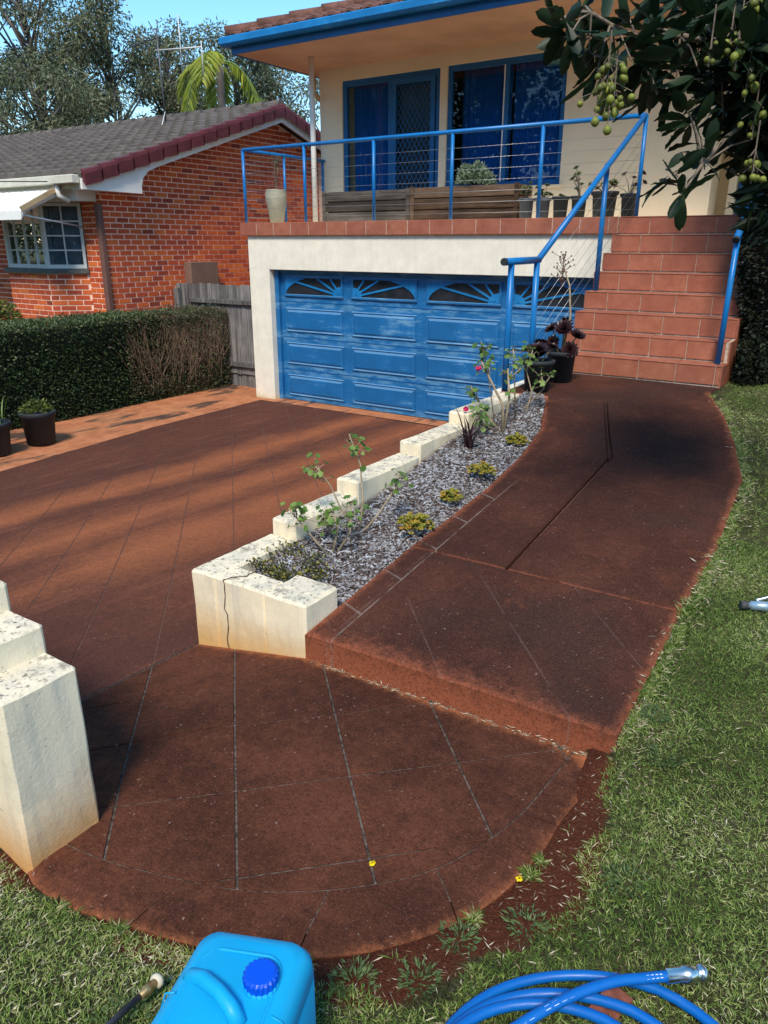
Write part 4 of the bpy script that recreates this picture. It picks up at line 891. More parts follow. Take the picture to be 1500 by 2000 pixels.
ns_ = 1500; Psh = np.stack([HX1 - rng.random(ns_) ** 2 * .8, rng.uniform(3.0, 9.3, ns_), HZ + np.abs(rng.normal(0, .045, ns_))], 1); fsh = rng.random(ns_) < .3; Psh[fsh, 0] = HX1 + np.abs(rng.normal(0, .04, fsh.sum())); Psh[fsh, 2] = rng.uniform(.1, HZ, fsh.sum())
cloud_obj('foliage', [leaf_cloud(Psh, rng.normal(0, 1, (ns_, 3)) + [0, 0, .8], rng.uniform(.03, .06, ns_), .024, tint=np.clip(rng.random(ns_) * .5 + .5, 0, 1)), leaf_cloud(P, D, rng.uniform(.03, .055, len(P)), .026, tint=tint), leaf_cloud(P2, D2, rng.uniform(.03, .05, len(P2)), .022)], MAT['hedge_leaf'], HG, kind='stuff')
P3, D3 = hedge_leaves(11000, HX0, HX1, 7.3, 9.42, .2, HZ); cloud_obj('dry_foliage', [leaf_cloud(P3, D3, rng.uniform(.02, .045, len(P3)), .015)], MAT['hedge_dry'], HG, kind='stuff')
tw = MB()
for k in range(520):
    y0 = random.uniform(7.5, 9.4); x0 = random.uniform(-9.95, HX1 - .02); p = Vector((x0, y0, .1)); pts = [p.copy()]
    d = Vector((random.gauss(.12, .18), random.gauss(0, .28), 1)).normalized()
    for s in range(5): d = (d + Vector((random.gauss(.02, .16), random.gauss(0, .22), random.gauss(0, .05)))).normalized(); p = p + d * random.uniform(.18, .3); p.x = min(p.x, HX1 + .03); p.z = min(p.z, HZ + .02); pts.append(p.copy())
    tw.tube(pts, [.006, .005, .0045, .004, .003, .002], 4, False)
tw.build('twigs', plain('dry_twig', (.20, .135, .085), .9, .35, 10), HG, kind='stuff')
# shrub of the neighbour behind the hedge
def blob_shrub(name, c, r, n, L, W, mat, label, cat, sq=(1, 1, 1), parent=None, stem=True, **k):
    E_ = empty(name, label, cat, loc=(0, 0, 0), **k); d = unit(rng.normal(size=(n, 3))); d[:, 2] = np.abs(d[:, 2]) * 1.0 - .15; rr = r * (rng.random(n) ** .4) * (1 + .15 * np.sin(d[:, 0] * 5 + d[:, 1] * 7))
    P = np.array(c) + d * rr[:, None] * np.array(sq); cloud_obj('foliage', [leaf_cloud(P, d + rng.normal(0, .6, (n, 3)), rng.uniform(.7, 1.2, n) * L, W)], mat, E_, kind='stuff')
    if stem:
        s = MB()
        for q in range(7): e = Vector(c) + Vector((random.gauss(0, r * .4), random.gauss(0, r * .4), r * .3)); s.tube([(c[0], c[1], c[2] - r * .25), e], [.01 * max(1, r * 4), .004], 5)
        s.build('stems', MAT['bark'], E_)
    return E_
MAT['bark'] = plain('grey_brown_bark', (.19, .15, .115), .9, .35, 20, .5, 60)
MAT['lime_leaf'] = leafmat('lime_leaf', [(0, (.03, .05, .012)), (.5, (.09, .13, .025)), (1, (.24, .26, .05))])
blob_shrub('shrub', (-11.3, 6.25, 1.35), .42, 1800, .07, .03, MAT['lime_leaf'], "yellow green shrub below the neighbour's bay window", 'shrub')

# ================================================================ pots at the left
def pot_mesh(c, r0, r1, h, n=24, lip=.02):
    return MB().lathe(c, [(0.001, 0), (r0, 0), (r0 + (r1 - r0) * .85, h * .85), (r1 + lip * .6, h * .86), (r1 + lip, h * .97), (r1 + lip * .7, h), (r1 - .005, h), (r1 - .02, h * .9), (.001, h * .88)], n)
MAT['potsoil'] = plain('potting_soil', (.03, .02, .015), .95, .3, 30)
def pot(name, c, r0, r1, h, label, group=None, mat=None):
    E_ = empty(name, label, 'plant pot', group, loc=(0, 0, 0)); pot_mesh(c, r0, r1, h).build('pot', mat or MAT['black_plastic'], E_); return E_
def strap(n, c, r, h, w, lean=.5, seg=4):
    b = MB()
    for k in range(n):
        a = random.uniform(0, 2 * math.pi); l = random.uniform(.2, 1) * lean; hh = h * random.uniform(.7, 1.1); base = Vector((c[0] + random.gauss(0, r), c[1] + random.gauss(0, r), c[2])); side = Vector((-math.sin(a), math.cos(a), 0)); vs = []
        for s in range(seg + 1):
            f = s / seg; p = base + Vector((math.cos(a), math.sin(a), 0)) * l * hh * f * f + Vector((0, 0, hh * (f - .25 * l * f * f))); ww = w * (1 - f) ** .6 * .5 + .0008; vs += [p - side * ww, p + side * ww]
        b.add(vs, [(2 * s, 2 * s + 1, 2 * s + 3, 2 * s + 2) for s in range(seg)], True)
    return b
t = NT('strap_leaf'); MAT['strap'] = t.out(t.mix(t.noise(9), (.05, .10, .02), (.16, .24, .05)), .5, 0, .3)
z0 = .072
e = pot('potted_plant', (-8.62, 5.20, z0), .165, .20, .40, 'black pot with yellow green succulent in front of the hedge'); Vn = 260
dd = unit(rng.normal(size=(Vn, 3))); dd[:, 2] = np.abs(dd[:, 2]); cloud_obj('foliage', [leaf_cloud(np.array((-8.62, 5.20, z0 + .38)) + dd * rng.random((Vn, 1)) ** .5 * [.18, .18, .15], dd, .05, .03)], MAT['lime_leaf'], e)
e = pot('potted_plant', (-8.58, 4.60, z0), .15, .185, .38, 'black pot with upright strappy leaves at the left edge'); strap(34, (-8.58, 4.60, z0 + .34), .06, .40, .022, .5).build('leaves', MAT['strap'], e)

# ================================================================ plants of the garden bed
MAT['stem'] = plain('pale_stem', (.34, .27, .18), .8, .25, 25, .3, 80); MAT['ger_leaf'] = leafmat('geranium_leaf', [(0, (.05, .11, .02)), (.5, (.10, .20, .035)), (1, (.22, .33, .07))], .5, .3)
def round_leaf(b, c, nrm, r, n=9):
    nrm = Vector(nrm).normalized(); u = nrm.orthogonal().normalized(); w = nrm.cross(u); vs = [Vector(c)]; ph = random.random() * 6
    for k in range(n): a = 2 * math.pi * k / n + ph; rr = r * (1 + .12 * math.sin(a * 5)) * (.45 if k == 0 else 1); vs.append(Vector(c) + (u * math.cos(a) + w * math.sin(a)) * rr + nrm * r * .18)
    b.add(vs, [(0, 1 + k, 1 + (k + 1) % n) for k in range(n)], True)
def leggy(name, label, stems, leaf_r, nleaf, parentmat='ger_leaf', flowers=None, cat='plant'):
    E_ = empty(name, label, cat); sb = MB(); lb = MB()
    for pts, r0 in stems:
        P_ = [Vector(p) for p in pts]; P_ = [p + Vector((random.gauss(0, .008), random.gauss(0, .008), 0)) if 0 < i < len(P_) - 1 else p for i, p in enumerate(P_)]; sb.tube(P_, [r0 * .62 * (1 - .55 * i / max(1, len(P_) - 1)) for i in range(len(P_))], 7)
        tip = P_[-1]
        for _ in range(2):
            a0 = P_[-2].lerp(P_[-1], random.uniform(.0, .8)); a1 = a0 + Vector((random.gauss(0, .05), random.gauss(0, .05), random.uniform(.03, .10))); sb.tube([a0, a1], [r0 * .3, r0 * .2], 5)
            for k in range(nleaf // 2): d = Vector((random.gauss(0, 1), random.gauss(0, 1), random.gauss(.3, .6))).normalized(); c = a1 + d * random.uniform(.01, .05); sb.tube([a1, c], .0014, 4, False); round_leaf(lb, c, d + Vector((0, -.3, .8)), leaf_r * random.uniform(.4, .9))
        for k in range(nleaf):
            tip = P_[-1].lerp(P_[-2], random.random() ** 2 * .8)
            d = Vector((random.gauss(0, 1), random.gauss(0, 1), random.gauss(.3, .6))).normalized(); c = tip + d * random.uniform(.02, .085) - Vector((0, 0, random.uniform(0, .05))); sb.tube([tip - Vector((0, 0, .03)), c], .0016, 4, False); round_leaf(lb, c, d + Vector((0, -.3, .8)), leaf_r * random.uniform(.55, 1.1))
    sb.build('stem', MAT['stem'], E_); o = lb.build('foliage', MAT[parentmat], E_); a = o.data.attributes.new('tint', 'FLOAT', 'POINT'); nv = len(o.data.vertices); a.data.foreach_set('value', np.repeat(rng.random(nv // 10 + 1), 10)[:nv])
    if flowers:
        for c in flowers:
            fb = MB()
            for k in range(9): d = Vector((random.gauss(0, 1), random.gauss(0, 1), random.gauss(0, 1))).normalized(); round_leaf(fb, Vector(c) + d * .014, d, .016, 6)
            fb.build('flower', MAT['pink'], E_)
    return E_
t = NT('pink_petal'); MAT['pink'] = t.out((.62, .03, .13), .6, 0, .2)
leggy('geranium', 'leggy geranium with bare pale stems near the front corner', [
    ([(-2.42, 3.08, .74), (-2.46, 3.02, .86), (-2.53, 2.96, .96), (-2.60, 2.94, 1.05)], .013), ([(-2.42, 3.08, .74), (-2.40, 3.12, .92), (-2.44, 3.12, 1.05)], .012), ([(-2.42, 3.10, .74), (-2.33, 3.16, .90), (-2.38, 3.22, 1.04)], .011),
    ([(-2.44, 3.38, .78), (-2.44, 3.42, 1.0), (-2.47, 3.44, 1.20), (-2.58, 3.48, 1.36)], .012), ([(-2.44, 3.38, .78), (-2.36, 3.46, .90), (-2.31, 3.55, 1.05), (-2.30, 3.58, 1.13)], .012), ([(-2.44, 3.36, .78), (-2.50, 3.30, .95), (-2.58, 3.28, 1.1), (-2.63, 3.22, 1.22)], .010), ([(-2.44, 3.2, .78), (-2.5, 3.14, .9), (-2.48, 3.1, .98)], .009)], .022, 13)
leggy('geranium', 'tall leggy geranium with pink flowers before the garage door', [
    ([(-2.42, 5.26, 1.0), (-2.43, 5.24, 1.25), (-2.52, 5.22, 1.42), (-2.60, 5.2, 1.58)], .022), ([(-2.42, 5.28, 1.0), (-2.40, 5.3, 1.3), (-2.44, 5.34, 1.52)], .02), ([(-2.42, 5.26, 1.02), (-2.52, 5.20, 1.15), (-2.6, 5.14, 1.25)], .014), ([(-2.45, 5.3, 1.02), (-2.58, 5.25, 1.2), (-2.68, 5.2, 1.38)], .014),
    ([(-2.44, 5.3, 1.0), (-2.5, 5.1, 1.12), (-2.52, 5.02, 1.16)], .013), ([(-2.40, 5.6, 1.05), (-2.36, 5.64, 1.3), (-2.42, 5.66, 1.46), (-2.4, 5.7, 1.62)], .012), ([(-2.42, 5.5, 1.02), (-2.42, 5.42, 1.5), (-2.43, 5.4, 1.66)], .011), ([(-2.50, 5.72, 1.08), (-2.42, 5.74, 1.18), (-2.30, 5.74, 1.32), (-2.33, 5.74, 1.44)], .012), ([(-2.5, 5.3, 1.05), (-2.6, 5.3, 1.5), (-2.64, 5.26, 1.72)], .009)], .026, 12, flowers=[(-2.60, 5.16, 1.53), (-2.66, 5.1, 1.22)])
MAT['jelly'] = leafmat('jelly_bean_leaf', [(0, (.12, .14, .02)), (.5, (.26, .25, .03)), (.85, (.42, .33, .04)), (1, (.42, .20, .03))], .4, .2)
def succulent(c, r, n, label, group='yellow green succulents in the chip bed'):
    E_ = empty('succulent', label, 'plant', group); b = MB(); tv = []
    for k in range(n):
        d = Vector((random.gauss(0, 1), random.gauss(0, 1), abs(random.gauss(.5, .7)))).normalized(); p = Vector(c) + Vector((d.x * r, d.y * r, d.z * r * .75)) * random.uniform(.35, 1); t_ = random.random()
        for q in range(6):
            a = q * 1.05 + random.random(); dd_ = (d * 1.0 + Vector((math.cos(a), math.sin(a), .3)) * .8).normalized(); L = random.uniform(.016, .028); n0 = len(b.v); b.tube([p, p + dd_ * L * .6, p + dd_ * L], [.003, .0055, .002], 5); tv += [min(1, max(0, t_ + random.uniform(-.15, .15)))] * (len(b.v) - n0)
    o = b.build('foliage', MAT['jelly'], E_); a = o.data.attributes.new('tint', 'FLOAT', 'POINT'); a.data.foreach_set('value', tv)
    s = MB(); s.tube([(c[0], c[1], c[2] - .06), c], .008, 6); s.build('stem', MAT['bark'], E_)
succulent((-2.13, 3.50, .86), .105, 120, 'largest round yellow green succulent at the edge of the chips'); succulent((-2.15, 3.98, .90), .075, 60, 'small yellow succulent, second from the front of the bed'); succulent((-2.17, 4.42, .96), .09, 70, 'yellow succulent in the middle of the bed beside the path'); succulent((-2.20, 5.06, 1.03), .085, 60, 'reddish yellow succulent at the far end of the bed')
e = empty('cordyline', 'dark purple spiky cordyline against the garden wall', 'plant'); t = NT('purple_blade'); m_ = t.out((.045, .02, .024), .45, 0, .4); strap(22, (-2.46, 4.80, .96), .012, .36, .022, .9).build('leaves', m_, e)
e = empty('low_shrub', 'low dark and yellow leaved shrub in the front corner of the bed', 'shrub'); MAT['lonicera'] = leafmat('small_yellow_leaf', [(0, (.02, .03, .01)), (.45, (.07, .08, .015)), (.8, (.26, .24, .04)), (1, (.45, .40, .08))])
st = MB(); Ps = []; Ds = []
for k in range(70):
    a = random.uniform(0, 6.28); p = Vector((-2.47, 2.76, .72)); pts = [p.copy()]; d = Vector((math.cos(a), math.sin(a) * .8, random.uniform(.15, .8))).normalized()
    for s in range(5): d = (d + Vector((random.gauss(0, .2), random.gauss(0, .2), random.gauss(-.05, .15)))).normalized(); p = p + d * random.uniform(.03, .055); p.z = max(p.z, .73); p.x = max(-2.66, min(-2.15, p.x)); p.y = max(p.y, 2.57 + (.1 if p.x > -2.33 else 0)); pts.append(p.copy()); 
    st.tube(pts, .0025, 4, False)
    for q in pts[1:]:
        for _ in range(8): Ps.append(q + Vector((random.gauss(0, .012), random.gauss(0, .012), random.gauss(.004, .01)))); Ds.append((random.gauss(0, 1), random.gauss(0, 1), random.gauss(.5, .5)))
st.build('stems', plain('dark_stem', (.05, .035, .03), .8), e); cloud_obj('foliage', [leaf_cloud(np.array([p[:] for p in Ps]), np.array(Ds), rng.uniform(.012, .022, len(Ps)), .011)], MAT['lonicera'], e)

# ================================================================ pots at the stair foot
t = NT('dark_aeonium'); MAT['aeonium'] = t.out(t.mix(t.noise(20), (.014, .006, .009), (.045, .016, .018)), .4, 0, .4)
def rosette(b, c, nrm, r, rings=4):
    nrm = Vector(nrm).normalized(); u = nrm.orthogonal().normalized(); w = nrm.cross(u); c = Vector(c)
    for q in range(rings):
        n = 7 + q * 2; L = r * (.35 + .65 * (q + 1) / rings); el = R(70 - 58 * q / max(1, rings - 1))
        for k in range(n):
            a = 2 * math.pi * (k + .5 * (q % 2)) / n + random.gauss(0, .05); rad = u * math.cos(a) + w * math.sin(a); side = nrm.cross(rad); d = rad * math.cos(el) + nrm * math.sin(el)
            p0 = c + rad * .006; pm = c + d * L * .65 + nrm * .004; pt = c + d * L + nrm * L * .12; ww = L * .24; b.add([p0 - side * ww * .35, p0 + side * ww * .35, pm + side * ww, pm - side * ww, pt], [(0, 1, 2, 3), (3, 2, 4)], True)
def stalk_plant(name, c, r0, r1, h, heads, label, group=None, mat='aeonium', extra=None):
    E_ = pot(name, c, r0, r1, h, label, group); sb = MB(); rb_ = MB(); base = Vector((c[0], c[1], c[2] + h * .88))
    for (dx, dy, dz), nr, r in heads:
        e_ = base + Vector((dx, dy, dz)); sb.tube([base + Vector((dx * .2, dy * .2, 0)), base + Vector((dx * .5, dy * .5, dz * .45)), e_], [.009, .007, .006], 6); rosette(rb_, e_, nr, r)
    if extra: extra(sb, base)
    sb.build('stem', MAT['stem'], E_); rb_.build('rosettes', MAT[mat], E_, kind='stuff'); return E_
zl = z_path(6.3) + .004
stalk_plant('potted_aeonium', (-2.60, 6.32, zl), .105, .13, .27, [((-.10, .02, .10), (-.3, -.2, 1), .09), ((.02, -.06, .12), (0, -.4, 1), .10), ((.09, .06, .13), (.3, 0, 1), .08), ((-.03, .10, .15), (0, .2, 1), .09), ((-.1, .12, .08), (-.4, .2, 1), .08), ((.0, .0, .08), (0, -.7, 1), .08)], 'black pot of dark rosettes on the landing, nearer the camera')
def flowerstalk(sb, base): sb.tube([base, base + Vector((.06, .0, .35)), base + Vector((.02, .02, .62)), base + Vector((-.05, .0, .80))], [.012, .010, .008, .006], 6)
pe = stalk_plant('potted_aeonium', (-2.60, 6.86, zl), .11, .135, .29, [((-.10, 0, .22), (-.4, -.5, 1), .09), ((.04, -.08, .24), (.1, -.8, .8), .10), ((.13, .02, .17), (.5, -.3, 1), .09), ((-.02, .1, .28), (0, 0, 1), .09), ((.1, -.06, .05), (.3, -.8, .5), .09), ((-.06, -.08, .10), (-.2, -.9, .6), .09)], 'black pot with dark rosettes and a dry flower stalk beside the stairs', extra=flowerstalk)
fs_ = MB(); base = Vector((-2.65, 6.86, zl + .29 * .88 + .78)); 
for k in range(46): d = Vector((random.gauss(0, .05), random.gauss(0, .05), random.uniform(-.12, .14))); p = base + d; fs_.tube([base + Vector((0, 0, d.z - .06)), p], .002, 4, False); fs_.lathe((p.x, p.y, p.z), [(.001, -.008), (.009, 0), (.001, .01)], 5)
fs_.build('dry_flower_head', plain('dry_brown', (.17, .10, .065), .9, .3, 20), pe)

# ================================================================ things on the balcony
zb = 2.706
MAT['old_wood'] = m_wood('dark_weathered_timber', [(.016, .014, .012), (.075, .062, .052), (.19, .165, .14)], 0, .8); MAT['brown_wood'] = m_wood('brown_weathered_timber', [(.018, .011, .008), (.095, .058, .037), (.21, .14, .095)], 0, .8)
def planter(x0, x1, label, mat, h0, zt_):
    E_ = empty('timber_planter', label, 'planter'); y0, y1 = 9.55, 10.0; n = 3; hh = (zt_ - zb) / n
    for k in range(n):
        for (a, b2, c, d) in ((x0, x1, y0, y0 + .04), (x0, x1, y1 - .04, y1)): part('plank', mat, E_, (a, b2, c, d, zb + k * hh + .006, zb + (k + 1) * hh - .006), bev=.008)
        for xa in (x0, x1 - .04): part('plank', mat, E_, (xa, xa + .04, y0 + .041, y1 - .041, zb + k * hh + .006, zb + (k + 1) * hh - .006), bev=.008)
    for xa in (x0 - .012, x1 - .05): part('corner_post', mat, E_, (xa, xa + .062, y0 - .014, y0 - .001, zb, zt_ + .01), bev=.004)
    part('soil', MAT['potsoil'], E_, (x0 + .05, x1 - .05, y0 + .05, y1 - .05, zb + .05, zt_ - .04)); return E_
planter(-7.50, -5.99, 'grey weathered timber planter box, the left of the two', MAT['old_wood'], 0, 3.13); planter(-5.96, -4.36, 'brown weathered timber planter box, the right of the two', MAT['brown_wood'], 0, 3.14)
MAT['silver_leaf'] = leafmat('silver_leaf', [(0, (.06, .10, .05)), (.5, (.17, .25, .15)), (1, (.36, .44, .33))], .6, .15)
blob_shrub('round_shrub', (-5.09, 9.75, 3.20), .25, 2600, .04, .024, MAT['silver_leaf'], 'round silvery green shrub growing in the timber planter', 'shrub')
E_ = empty('tall_vase_pot', 'tall tapered grey vase pot with a bare plant at the balcony corner', 'plant pot'); MAT['vase'] = plain('grey_green_ceramic', (.36, .35, .27), .5, .12, 6)
vx, vy = -8.22, 9.32; MB().lathe((vx, vy, zb), [(.001, 0), (.10, 0), (.155, .30), (.165, .40), (.15, .455), (.155, .47), (.135, .47), (.13, .42), (.001, .40)], 22).build('pot', MAT['vase'], E_)
s = MB(); base = Vector((vx, vy, zb + .40)); s.tube([base, base + Vector((.02, 0, .15)), base + Vector((-.02, 0, .3)), base + Vector((.01, 0, .46))], [.016, .013, .01, .007], 6); s.tube([base + Vector((.02, 0, .15)), base + Vector((.06, 0, .32)), base + Vector((.05, 0, .48))], [.009, .007, .005], 6); s.build('stem', MAT['bark'], E_)
P = np.array([base[:]] * 60) + rng.normal(0, .05, (60, 3)) + [.02, 0, .45]; cloud_obj('foliage', [leaf_cloud(P, rng.normal(size=(60, 3)), .05, .015)], MAT['hedge_leaf'], E_)
MAT['green_succ'] = plain('grey_green_succulent', (.12, .15, .06), .6, .3, 20); MAT['grey_pot'] = plain('dark_grey_plastic', (.07, .085, .11), .5, .15, 8); MAT['blk_succ'] = MAT['aeonium']
gp = 'row of plant pots along the balcony edge'
def leafy(x, r, h, label, mat, n, spread, hh, potm=None):
    E_ = pot('balcony_pot', (x, 9.42, zb), r * .78, r * .93, h, label, gp, potm); sb = MB(); rb_ = MB(); base = Vector((x, 9.42, zb + h * .88))
    for k in range(n):
        d = Vector((random.gauss(0, spread), random.gauss(0, spread * .6), random.uniform(.3, 1) * hh)); sb.tube([base, base + Vector((d.x * .4, d.y * .4, d.z * .6)), base + d], [.007, .006, .004], 5); rosette(rb_, base + d, (d.x, d.y - .05, .15), random.uniform(.035, .055), 3)
    sb.build('stem', MAT['stem'], E_); rb_.build('rosettes', MAT[mat], E_, kind='stuff')
leafy(-4.18, .095, .24, 'blue grey pot of thin succulents nearest the timber planter', 'green_succ', 6, .05, .22, MAT['grey_pot']); leafy(-3.96, .095, .24, 'blue grey pot of upright succulents, second from the timber planter', 'green_succ', 9, .06, .17, MAT['grey_pot'])
leafy(-3.73, .10, .25, 'empty looking black pot, third from the timber planter', 'green_succ', 2, .03, .05); leafy(-3.50, .095, .25, 'black pot with branching green rosettes, fourth from the timber planter', 'green_succ', 8, .09, .34)
leafy(-3.19, .155, .29, 'widest black pot with mixed green and dark rosettes', 'green_succ', 8, .09, .16); leafy(-2.90, .095, .26, 'black pot of dark purple rosettes beside the corner post', 'blk_succ', 7, .07, .26)
# ================================================================ creeper-clad trunk by the stairs
CT = empty('creeper_clad_trunk', 'dark trunk wrapped in small leaved creeper right of the stairs', 'tree')
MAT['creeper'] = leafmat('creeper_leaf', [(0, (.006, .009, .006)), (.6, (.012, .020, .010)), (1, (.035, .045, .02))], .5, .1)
ctl = [(-.93, 8.15, 1.05, .25), (-.93, 8.12, 1.6, .24), (-.98, 8.05, 2.2, .25), (-1.05, 7.98, 2.8, .24), (-1.0, 7.95, 3.6, .22), (-.9, 7.95, 4.6, .2), (-.8, 7.95, 6.2, .15)]
MB().tube([c[:3] for c in ctl], [c[3] for c in ctl], 10).build('trunk', plain('dark_trunk_bark', (.03, .024, .018), .95, .3, 15), CT)
n = 24000; f = rng.uniform(0, 1, n) ** 1.25 * 5.999; i0 = f.astype(int); fr = (f - i0)[:, None]; CA = np.array(ctl); c_ = CA[i0] * (1 - fr) + CA[i0 + 1] * fr; a = rng.uniform(0, 2 * math.pi, n)
rr = c_[:, 3] + .05 + .06 * np.abs(np.sin(a * 3 + f * 4)) + rng.normal(0, .025, n); dr = np.stack([np.cos(a), np.sin(a), np.zeros(n)], 1)
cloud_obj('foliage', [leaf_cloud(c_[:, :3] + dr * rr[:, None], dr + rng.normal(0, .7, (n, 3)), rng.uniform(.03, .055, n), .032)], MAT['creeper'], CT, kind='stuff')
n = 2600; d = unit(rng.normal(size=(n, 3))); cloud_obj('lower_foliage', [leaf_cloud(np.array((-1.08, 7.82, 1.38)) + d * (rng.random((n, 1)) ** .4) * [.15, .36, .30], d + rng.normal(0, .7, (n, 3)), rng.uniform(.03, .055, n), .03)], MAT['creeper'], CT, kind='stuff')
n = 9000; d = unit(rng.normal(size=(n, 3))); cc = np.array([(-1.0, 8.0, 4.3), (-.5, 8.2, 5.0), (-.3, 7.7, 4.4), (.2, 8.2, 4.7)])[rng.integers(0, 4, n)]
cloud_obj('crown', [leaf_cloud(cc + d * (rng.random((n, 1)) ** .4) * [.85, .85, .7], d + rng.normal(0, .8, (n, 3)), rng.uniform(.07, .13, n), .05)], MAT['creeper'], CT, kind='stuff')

# ================================================================ macadamia tree, trunk beyond the right of the frame
MC = empty('macadamia_tree', 'dark leaved nut tree with hanging green nuts at upper right', 'tree')
TUFT = [[-1.26, 3.0, 3.18], [-1.23, 3.06, 3.14], [-1.26, 3.22, 3.26], [-1.18, 3.15, 3.11], [-1.12, 3.09, 3.02], [-1.22, 3.37, 3.23], [-1.12, 3.26, 3.13], [-1.12, 3.31, 3.25], [-1.02, 3.17, 3.06], [-1.12, 3.56, 3.24], [-0.99, 3.3, 3.03], [-0.96, 3.27, 3.2], [-0.95, 3.36, 3.1], [-0.95, 3.3, 2.96], [-0.93, 3.47, 3.02], [-0.94, 3.54, 3.19], [-0.87, 3.47, 2.92], [-0.83, 3.42, 3.04], [-0.83, 3.37, 3.22], [-0.83, 3.65, 2.99], [-0.79, 3.48, 3.13], [-0.77, 3.66, 2.9], [-0.8, 3.66, 3.25], [-0.73, 3.61, 3.05], [-0.67, 3.43, 3.11], [-0.67, 3.61, 2.95], [-0.69, 3.6, 3.25], [-0.65, 3.68, 3.09], [-0.64, 3.71, 2.83], [-0.7, 3.78, 2.78], [-0.8, 3.28, 2.66], [-0.87, 3.24, 2.69], [-0.77, 3.44, 2.7], [-0.79, 3.19, 2.59], [-0.83, 3.35, 2.89], [-0.78, 3.35, 2.81], [-0.76, 3.61, 2.8], [-0.76, 3.46, 2.75], [-0.82, 4.04, 3.3], [-1.0, 3.83, 3.35]]
LIMB = [[(2.6, 5.2, .9), (2.4, 5.0, 2.0), (1.6, 4.7, 2.7), (.5, 4.4, 3.05), (-0.56, 4.0, 3.09), (-0.82, 3.61, 3.17), (-0.95, 3.53, 3.2), (-1.06, 3.32, 3.17), (-1.13, 3.22, 3.2), (-1.18, 3.14, 3.23)], [(.5, 4.4, 3.05), (-0.55, 3.95, 2.95), (-0.67, 3.72, 2.91), (-0.72, 3.52, 2.82), (-0.77, 3.38, 2.71), (-0.79, 3.26, 2.62)]]
tr = MB(); tr.tube(LIMB[0], [.16, .13, .07, .035, .020, .014, .012, .010, .008, .006], 9); tr.tube([(2.4, 5.0, 2.0), (2.6, 5.3, 3.4), (2.3, 5.4, 5)], [.12, .09, .05], 8); tr.tube(LIMB[1], [.03, .018, .012, .009, .007, .004], 7); tr.build('trunk', MAT['bark'], MC)
limbpts = [Vector(p) for l in LIMB for p in l[4:]] 
def mac_leaf_mesh(k):
    rr_ = random.Random(k); L = 1.0; W = .34 + .06 * rr_.random(); ns = 8; vs = []; bend = rr_.uniform(-.25, .35); wv = rr_.uniform(.01, .03)
    for s in range(ns + 1):
        f_ = s / ns; w = W * .5 * (math.sin(math.pi * min(1, f_ * .92 + .03)) ** .75) * (.55 + .6 * f_) if s < ns else .01; z = bend * f_ * f_; 
        wz = wv * math.sin(f_ * 22 + k)
        vs += [(f_ * L, -w, z + w * .35 + wz), (f_ * L, 0, z), (f_ * L, w, z + w * .35 - wz)]
    fs = [q for s in range(ns) for q in ((3 * s, 3 * s + 3, 3 * s + 4, 3 * s + 1), (3 * s + 1, 3 * s + 4, 3 * s + 5, 3 * s + 2))]
    b = MB(); b.add(vs, fs, True); return b.mesh('leaf')
t = NT('macadamia_leaf'); cm = t.mix(t.orand(), (.008, .022, .010), (.030, .060, .022)); MAT['mac'] = t.out(cm, .5, 0, .3)
tr_ = t.n('ShaderNodeBsdfTranslucent'); t.link(cm, tr_.inputs[0]); mx = t.n('ShaderNodeMixShader'); mx.inputs[0].default_value = .15; t.link(t.b.outputs[0], mx.inputs[1]); t.link(tr_.outputs[0], mx.inputs[2]); t.link(mx.outputs[0], t.t.nodes['Material Output'].inputs[0])
leafm = [mac_leaf_mesh(k) for k in range(6)]; twg = MB(); cnt = 0
for ti, c in enumerate(TUFT):
    c = Vector(c); q = min(limbpts, key=lambda p: (p - c).length); ax_ = (c - q); ax_ = ax_.normalized() if ax_.length > .02 else Vector((-.6, -.4, .3)).normalized()
    twg.tube([q, q.lerp(c, .5) + Vector((0, 0, .02)), c], [.006, .004, .003], 5, False)
    nl = 8 if ti not in (30, 31, 32, 33, 34, 35, 36, 37) else 5
    for k in range(nl):
        if cnt >= 300: break
        a = random.random() * 6.28; u = ax_.orthogonal().normalized(); w = ax_.cross(u); d = (ax_ * random.uniform(-.1, .9) + (u * math.cos(a) + w * math.sin(a)) * 1.0 + Vector((0, 0, -.25))).normalized()
        o = obj('leaf', leafm[random.randrange(6)], MAT['mac'], MC); s_ = random.uniform(.11, .185) * (.8 if nl == 5 else 1); rot = d.to_track_quat('X', 'Z') @ Euler((random.gauss(0, .6), 0, 0)).to_quaternion()
        o.location = c + d * .01 - ax_ * random.uniform(0, .06); o.rotation_mode = 'QUATERNION'; o.rotation_quaternion = rot; o.scale = (s_, s_, s_); cnt += 1
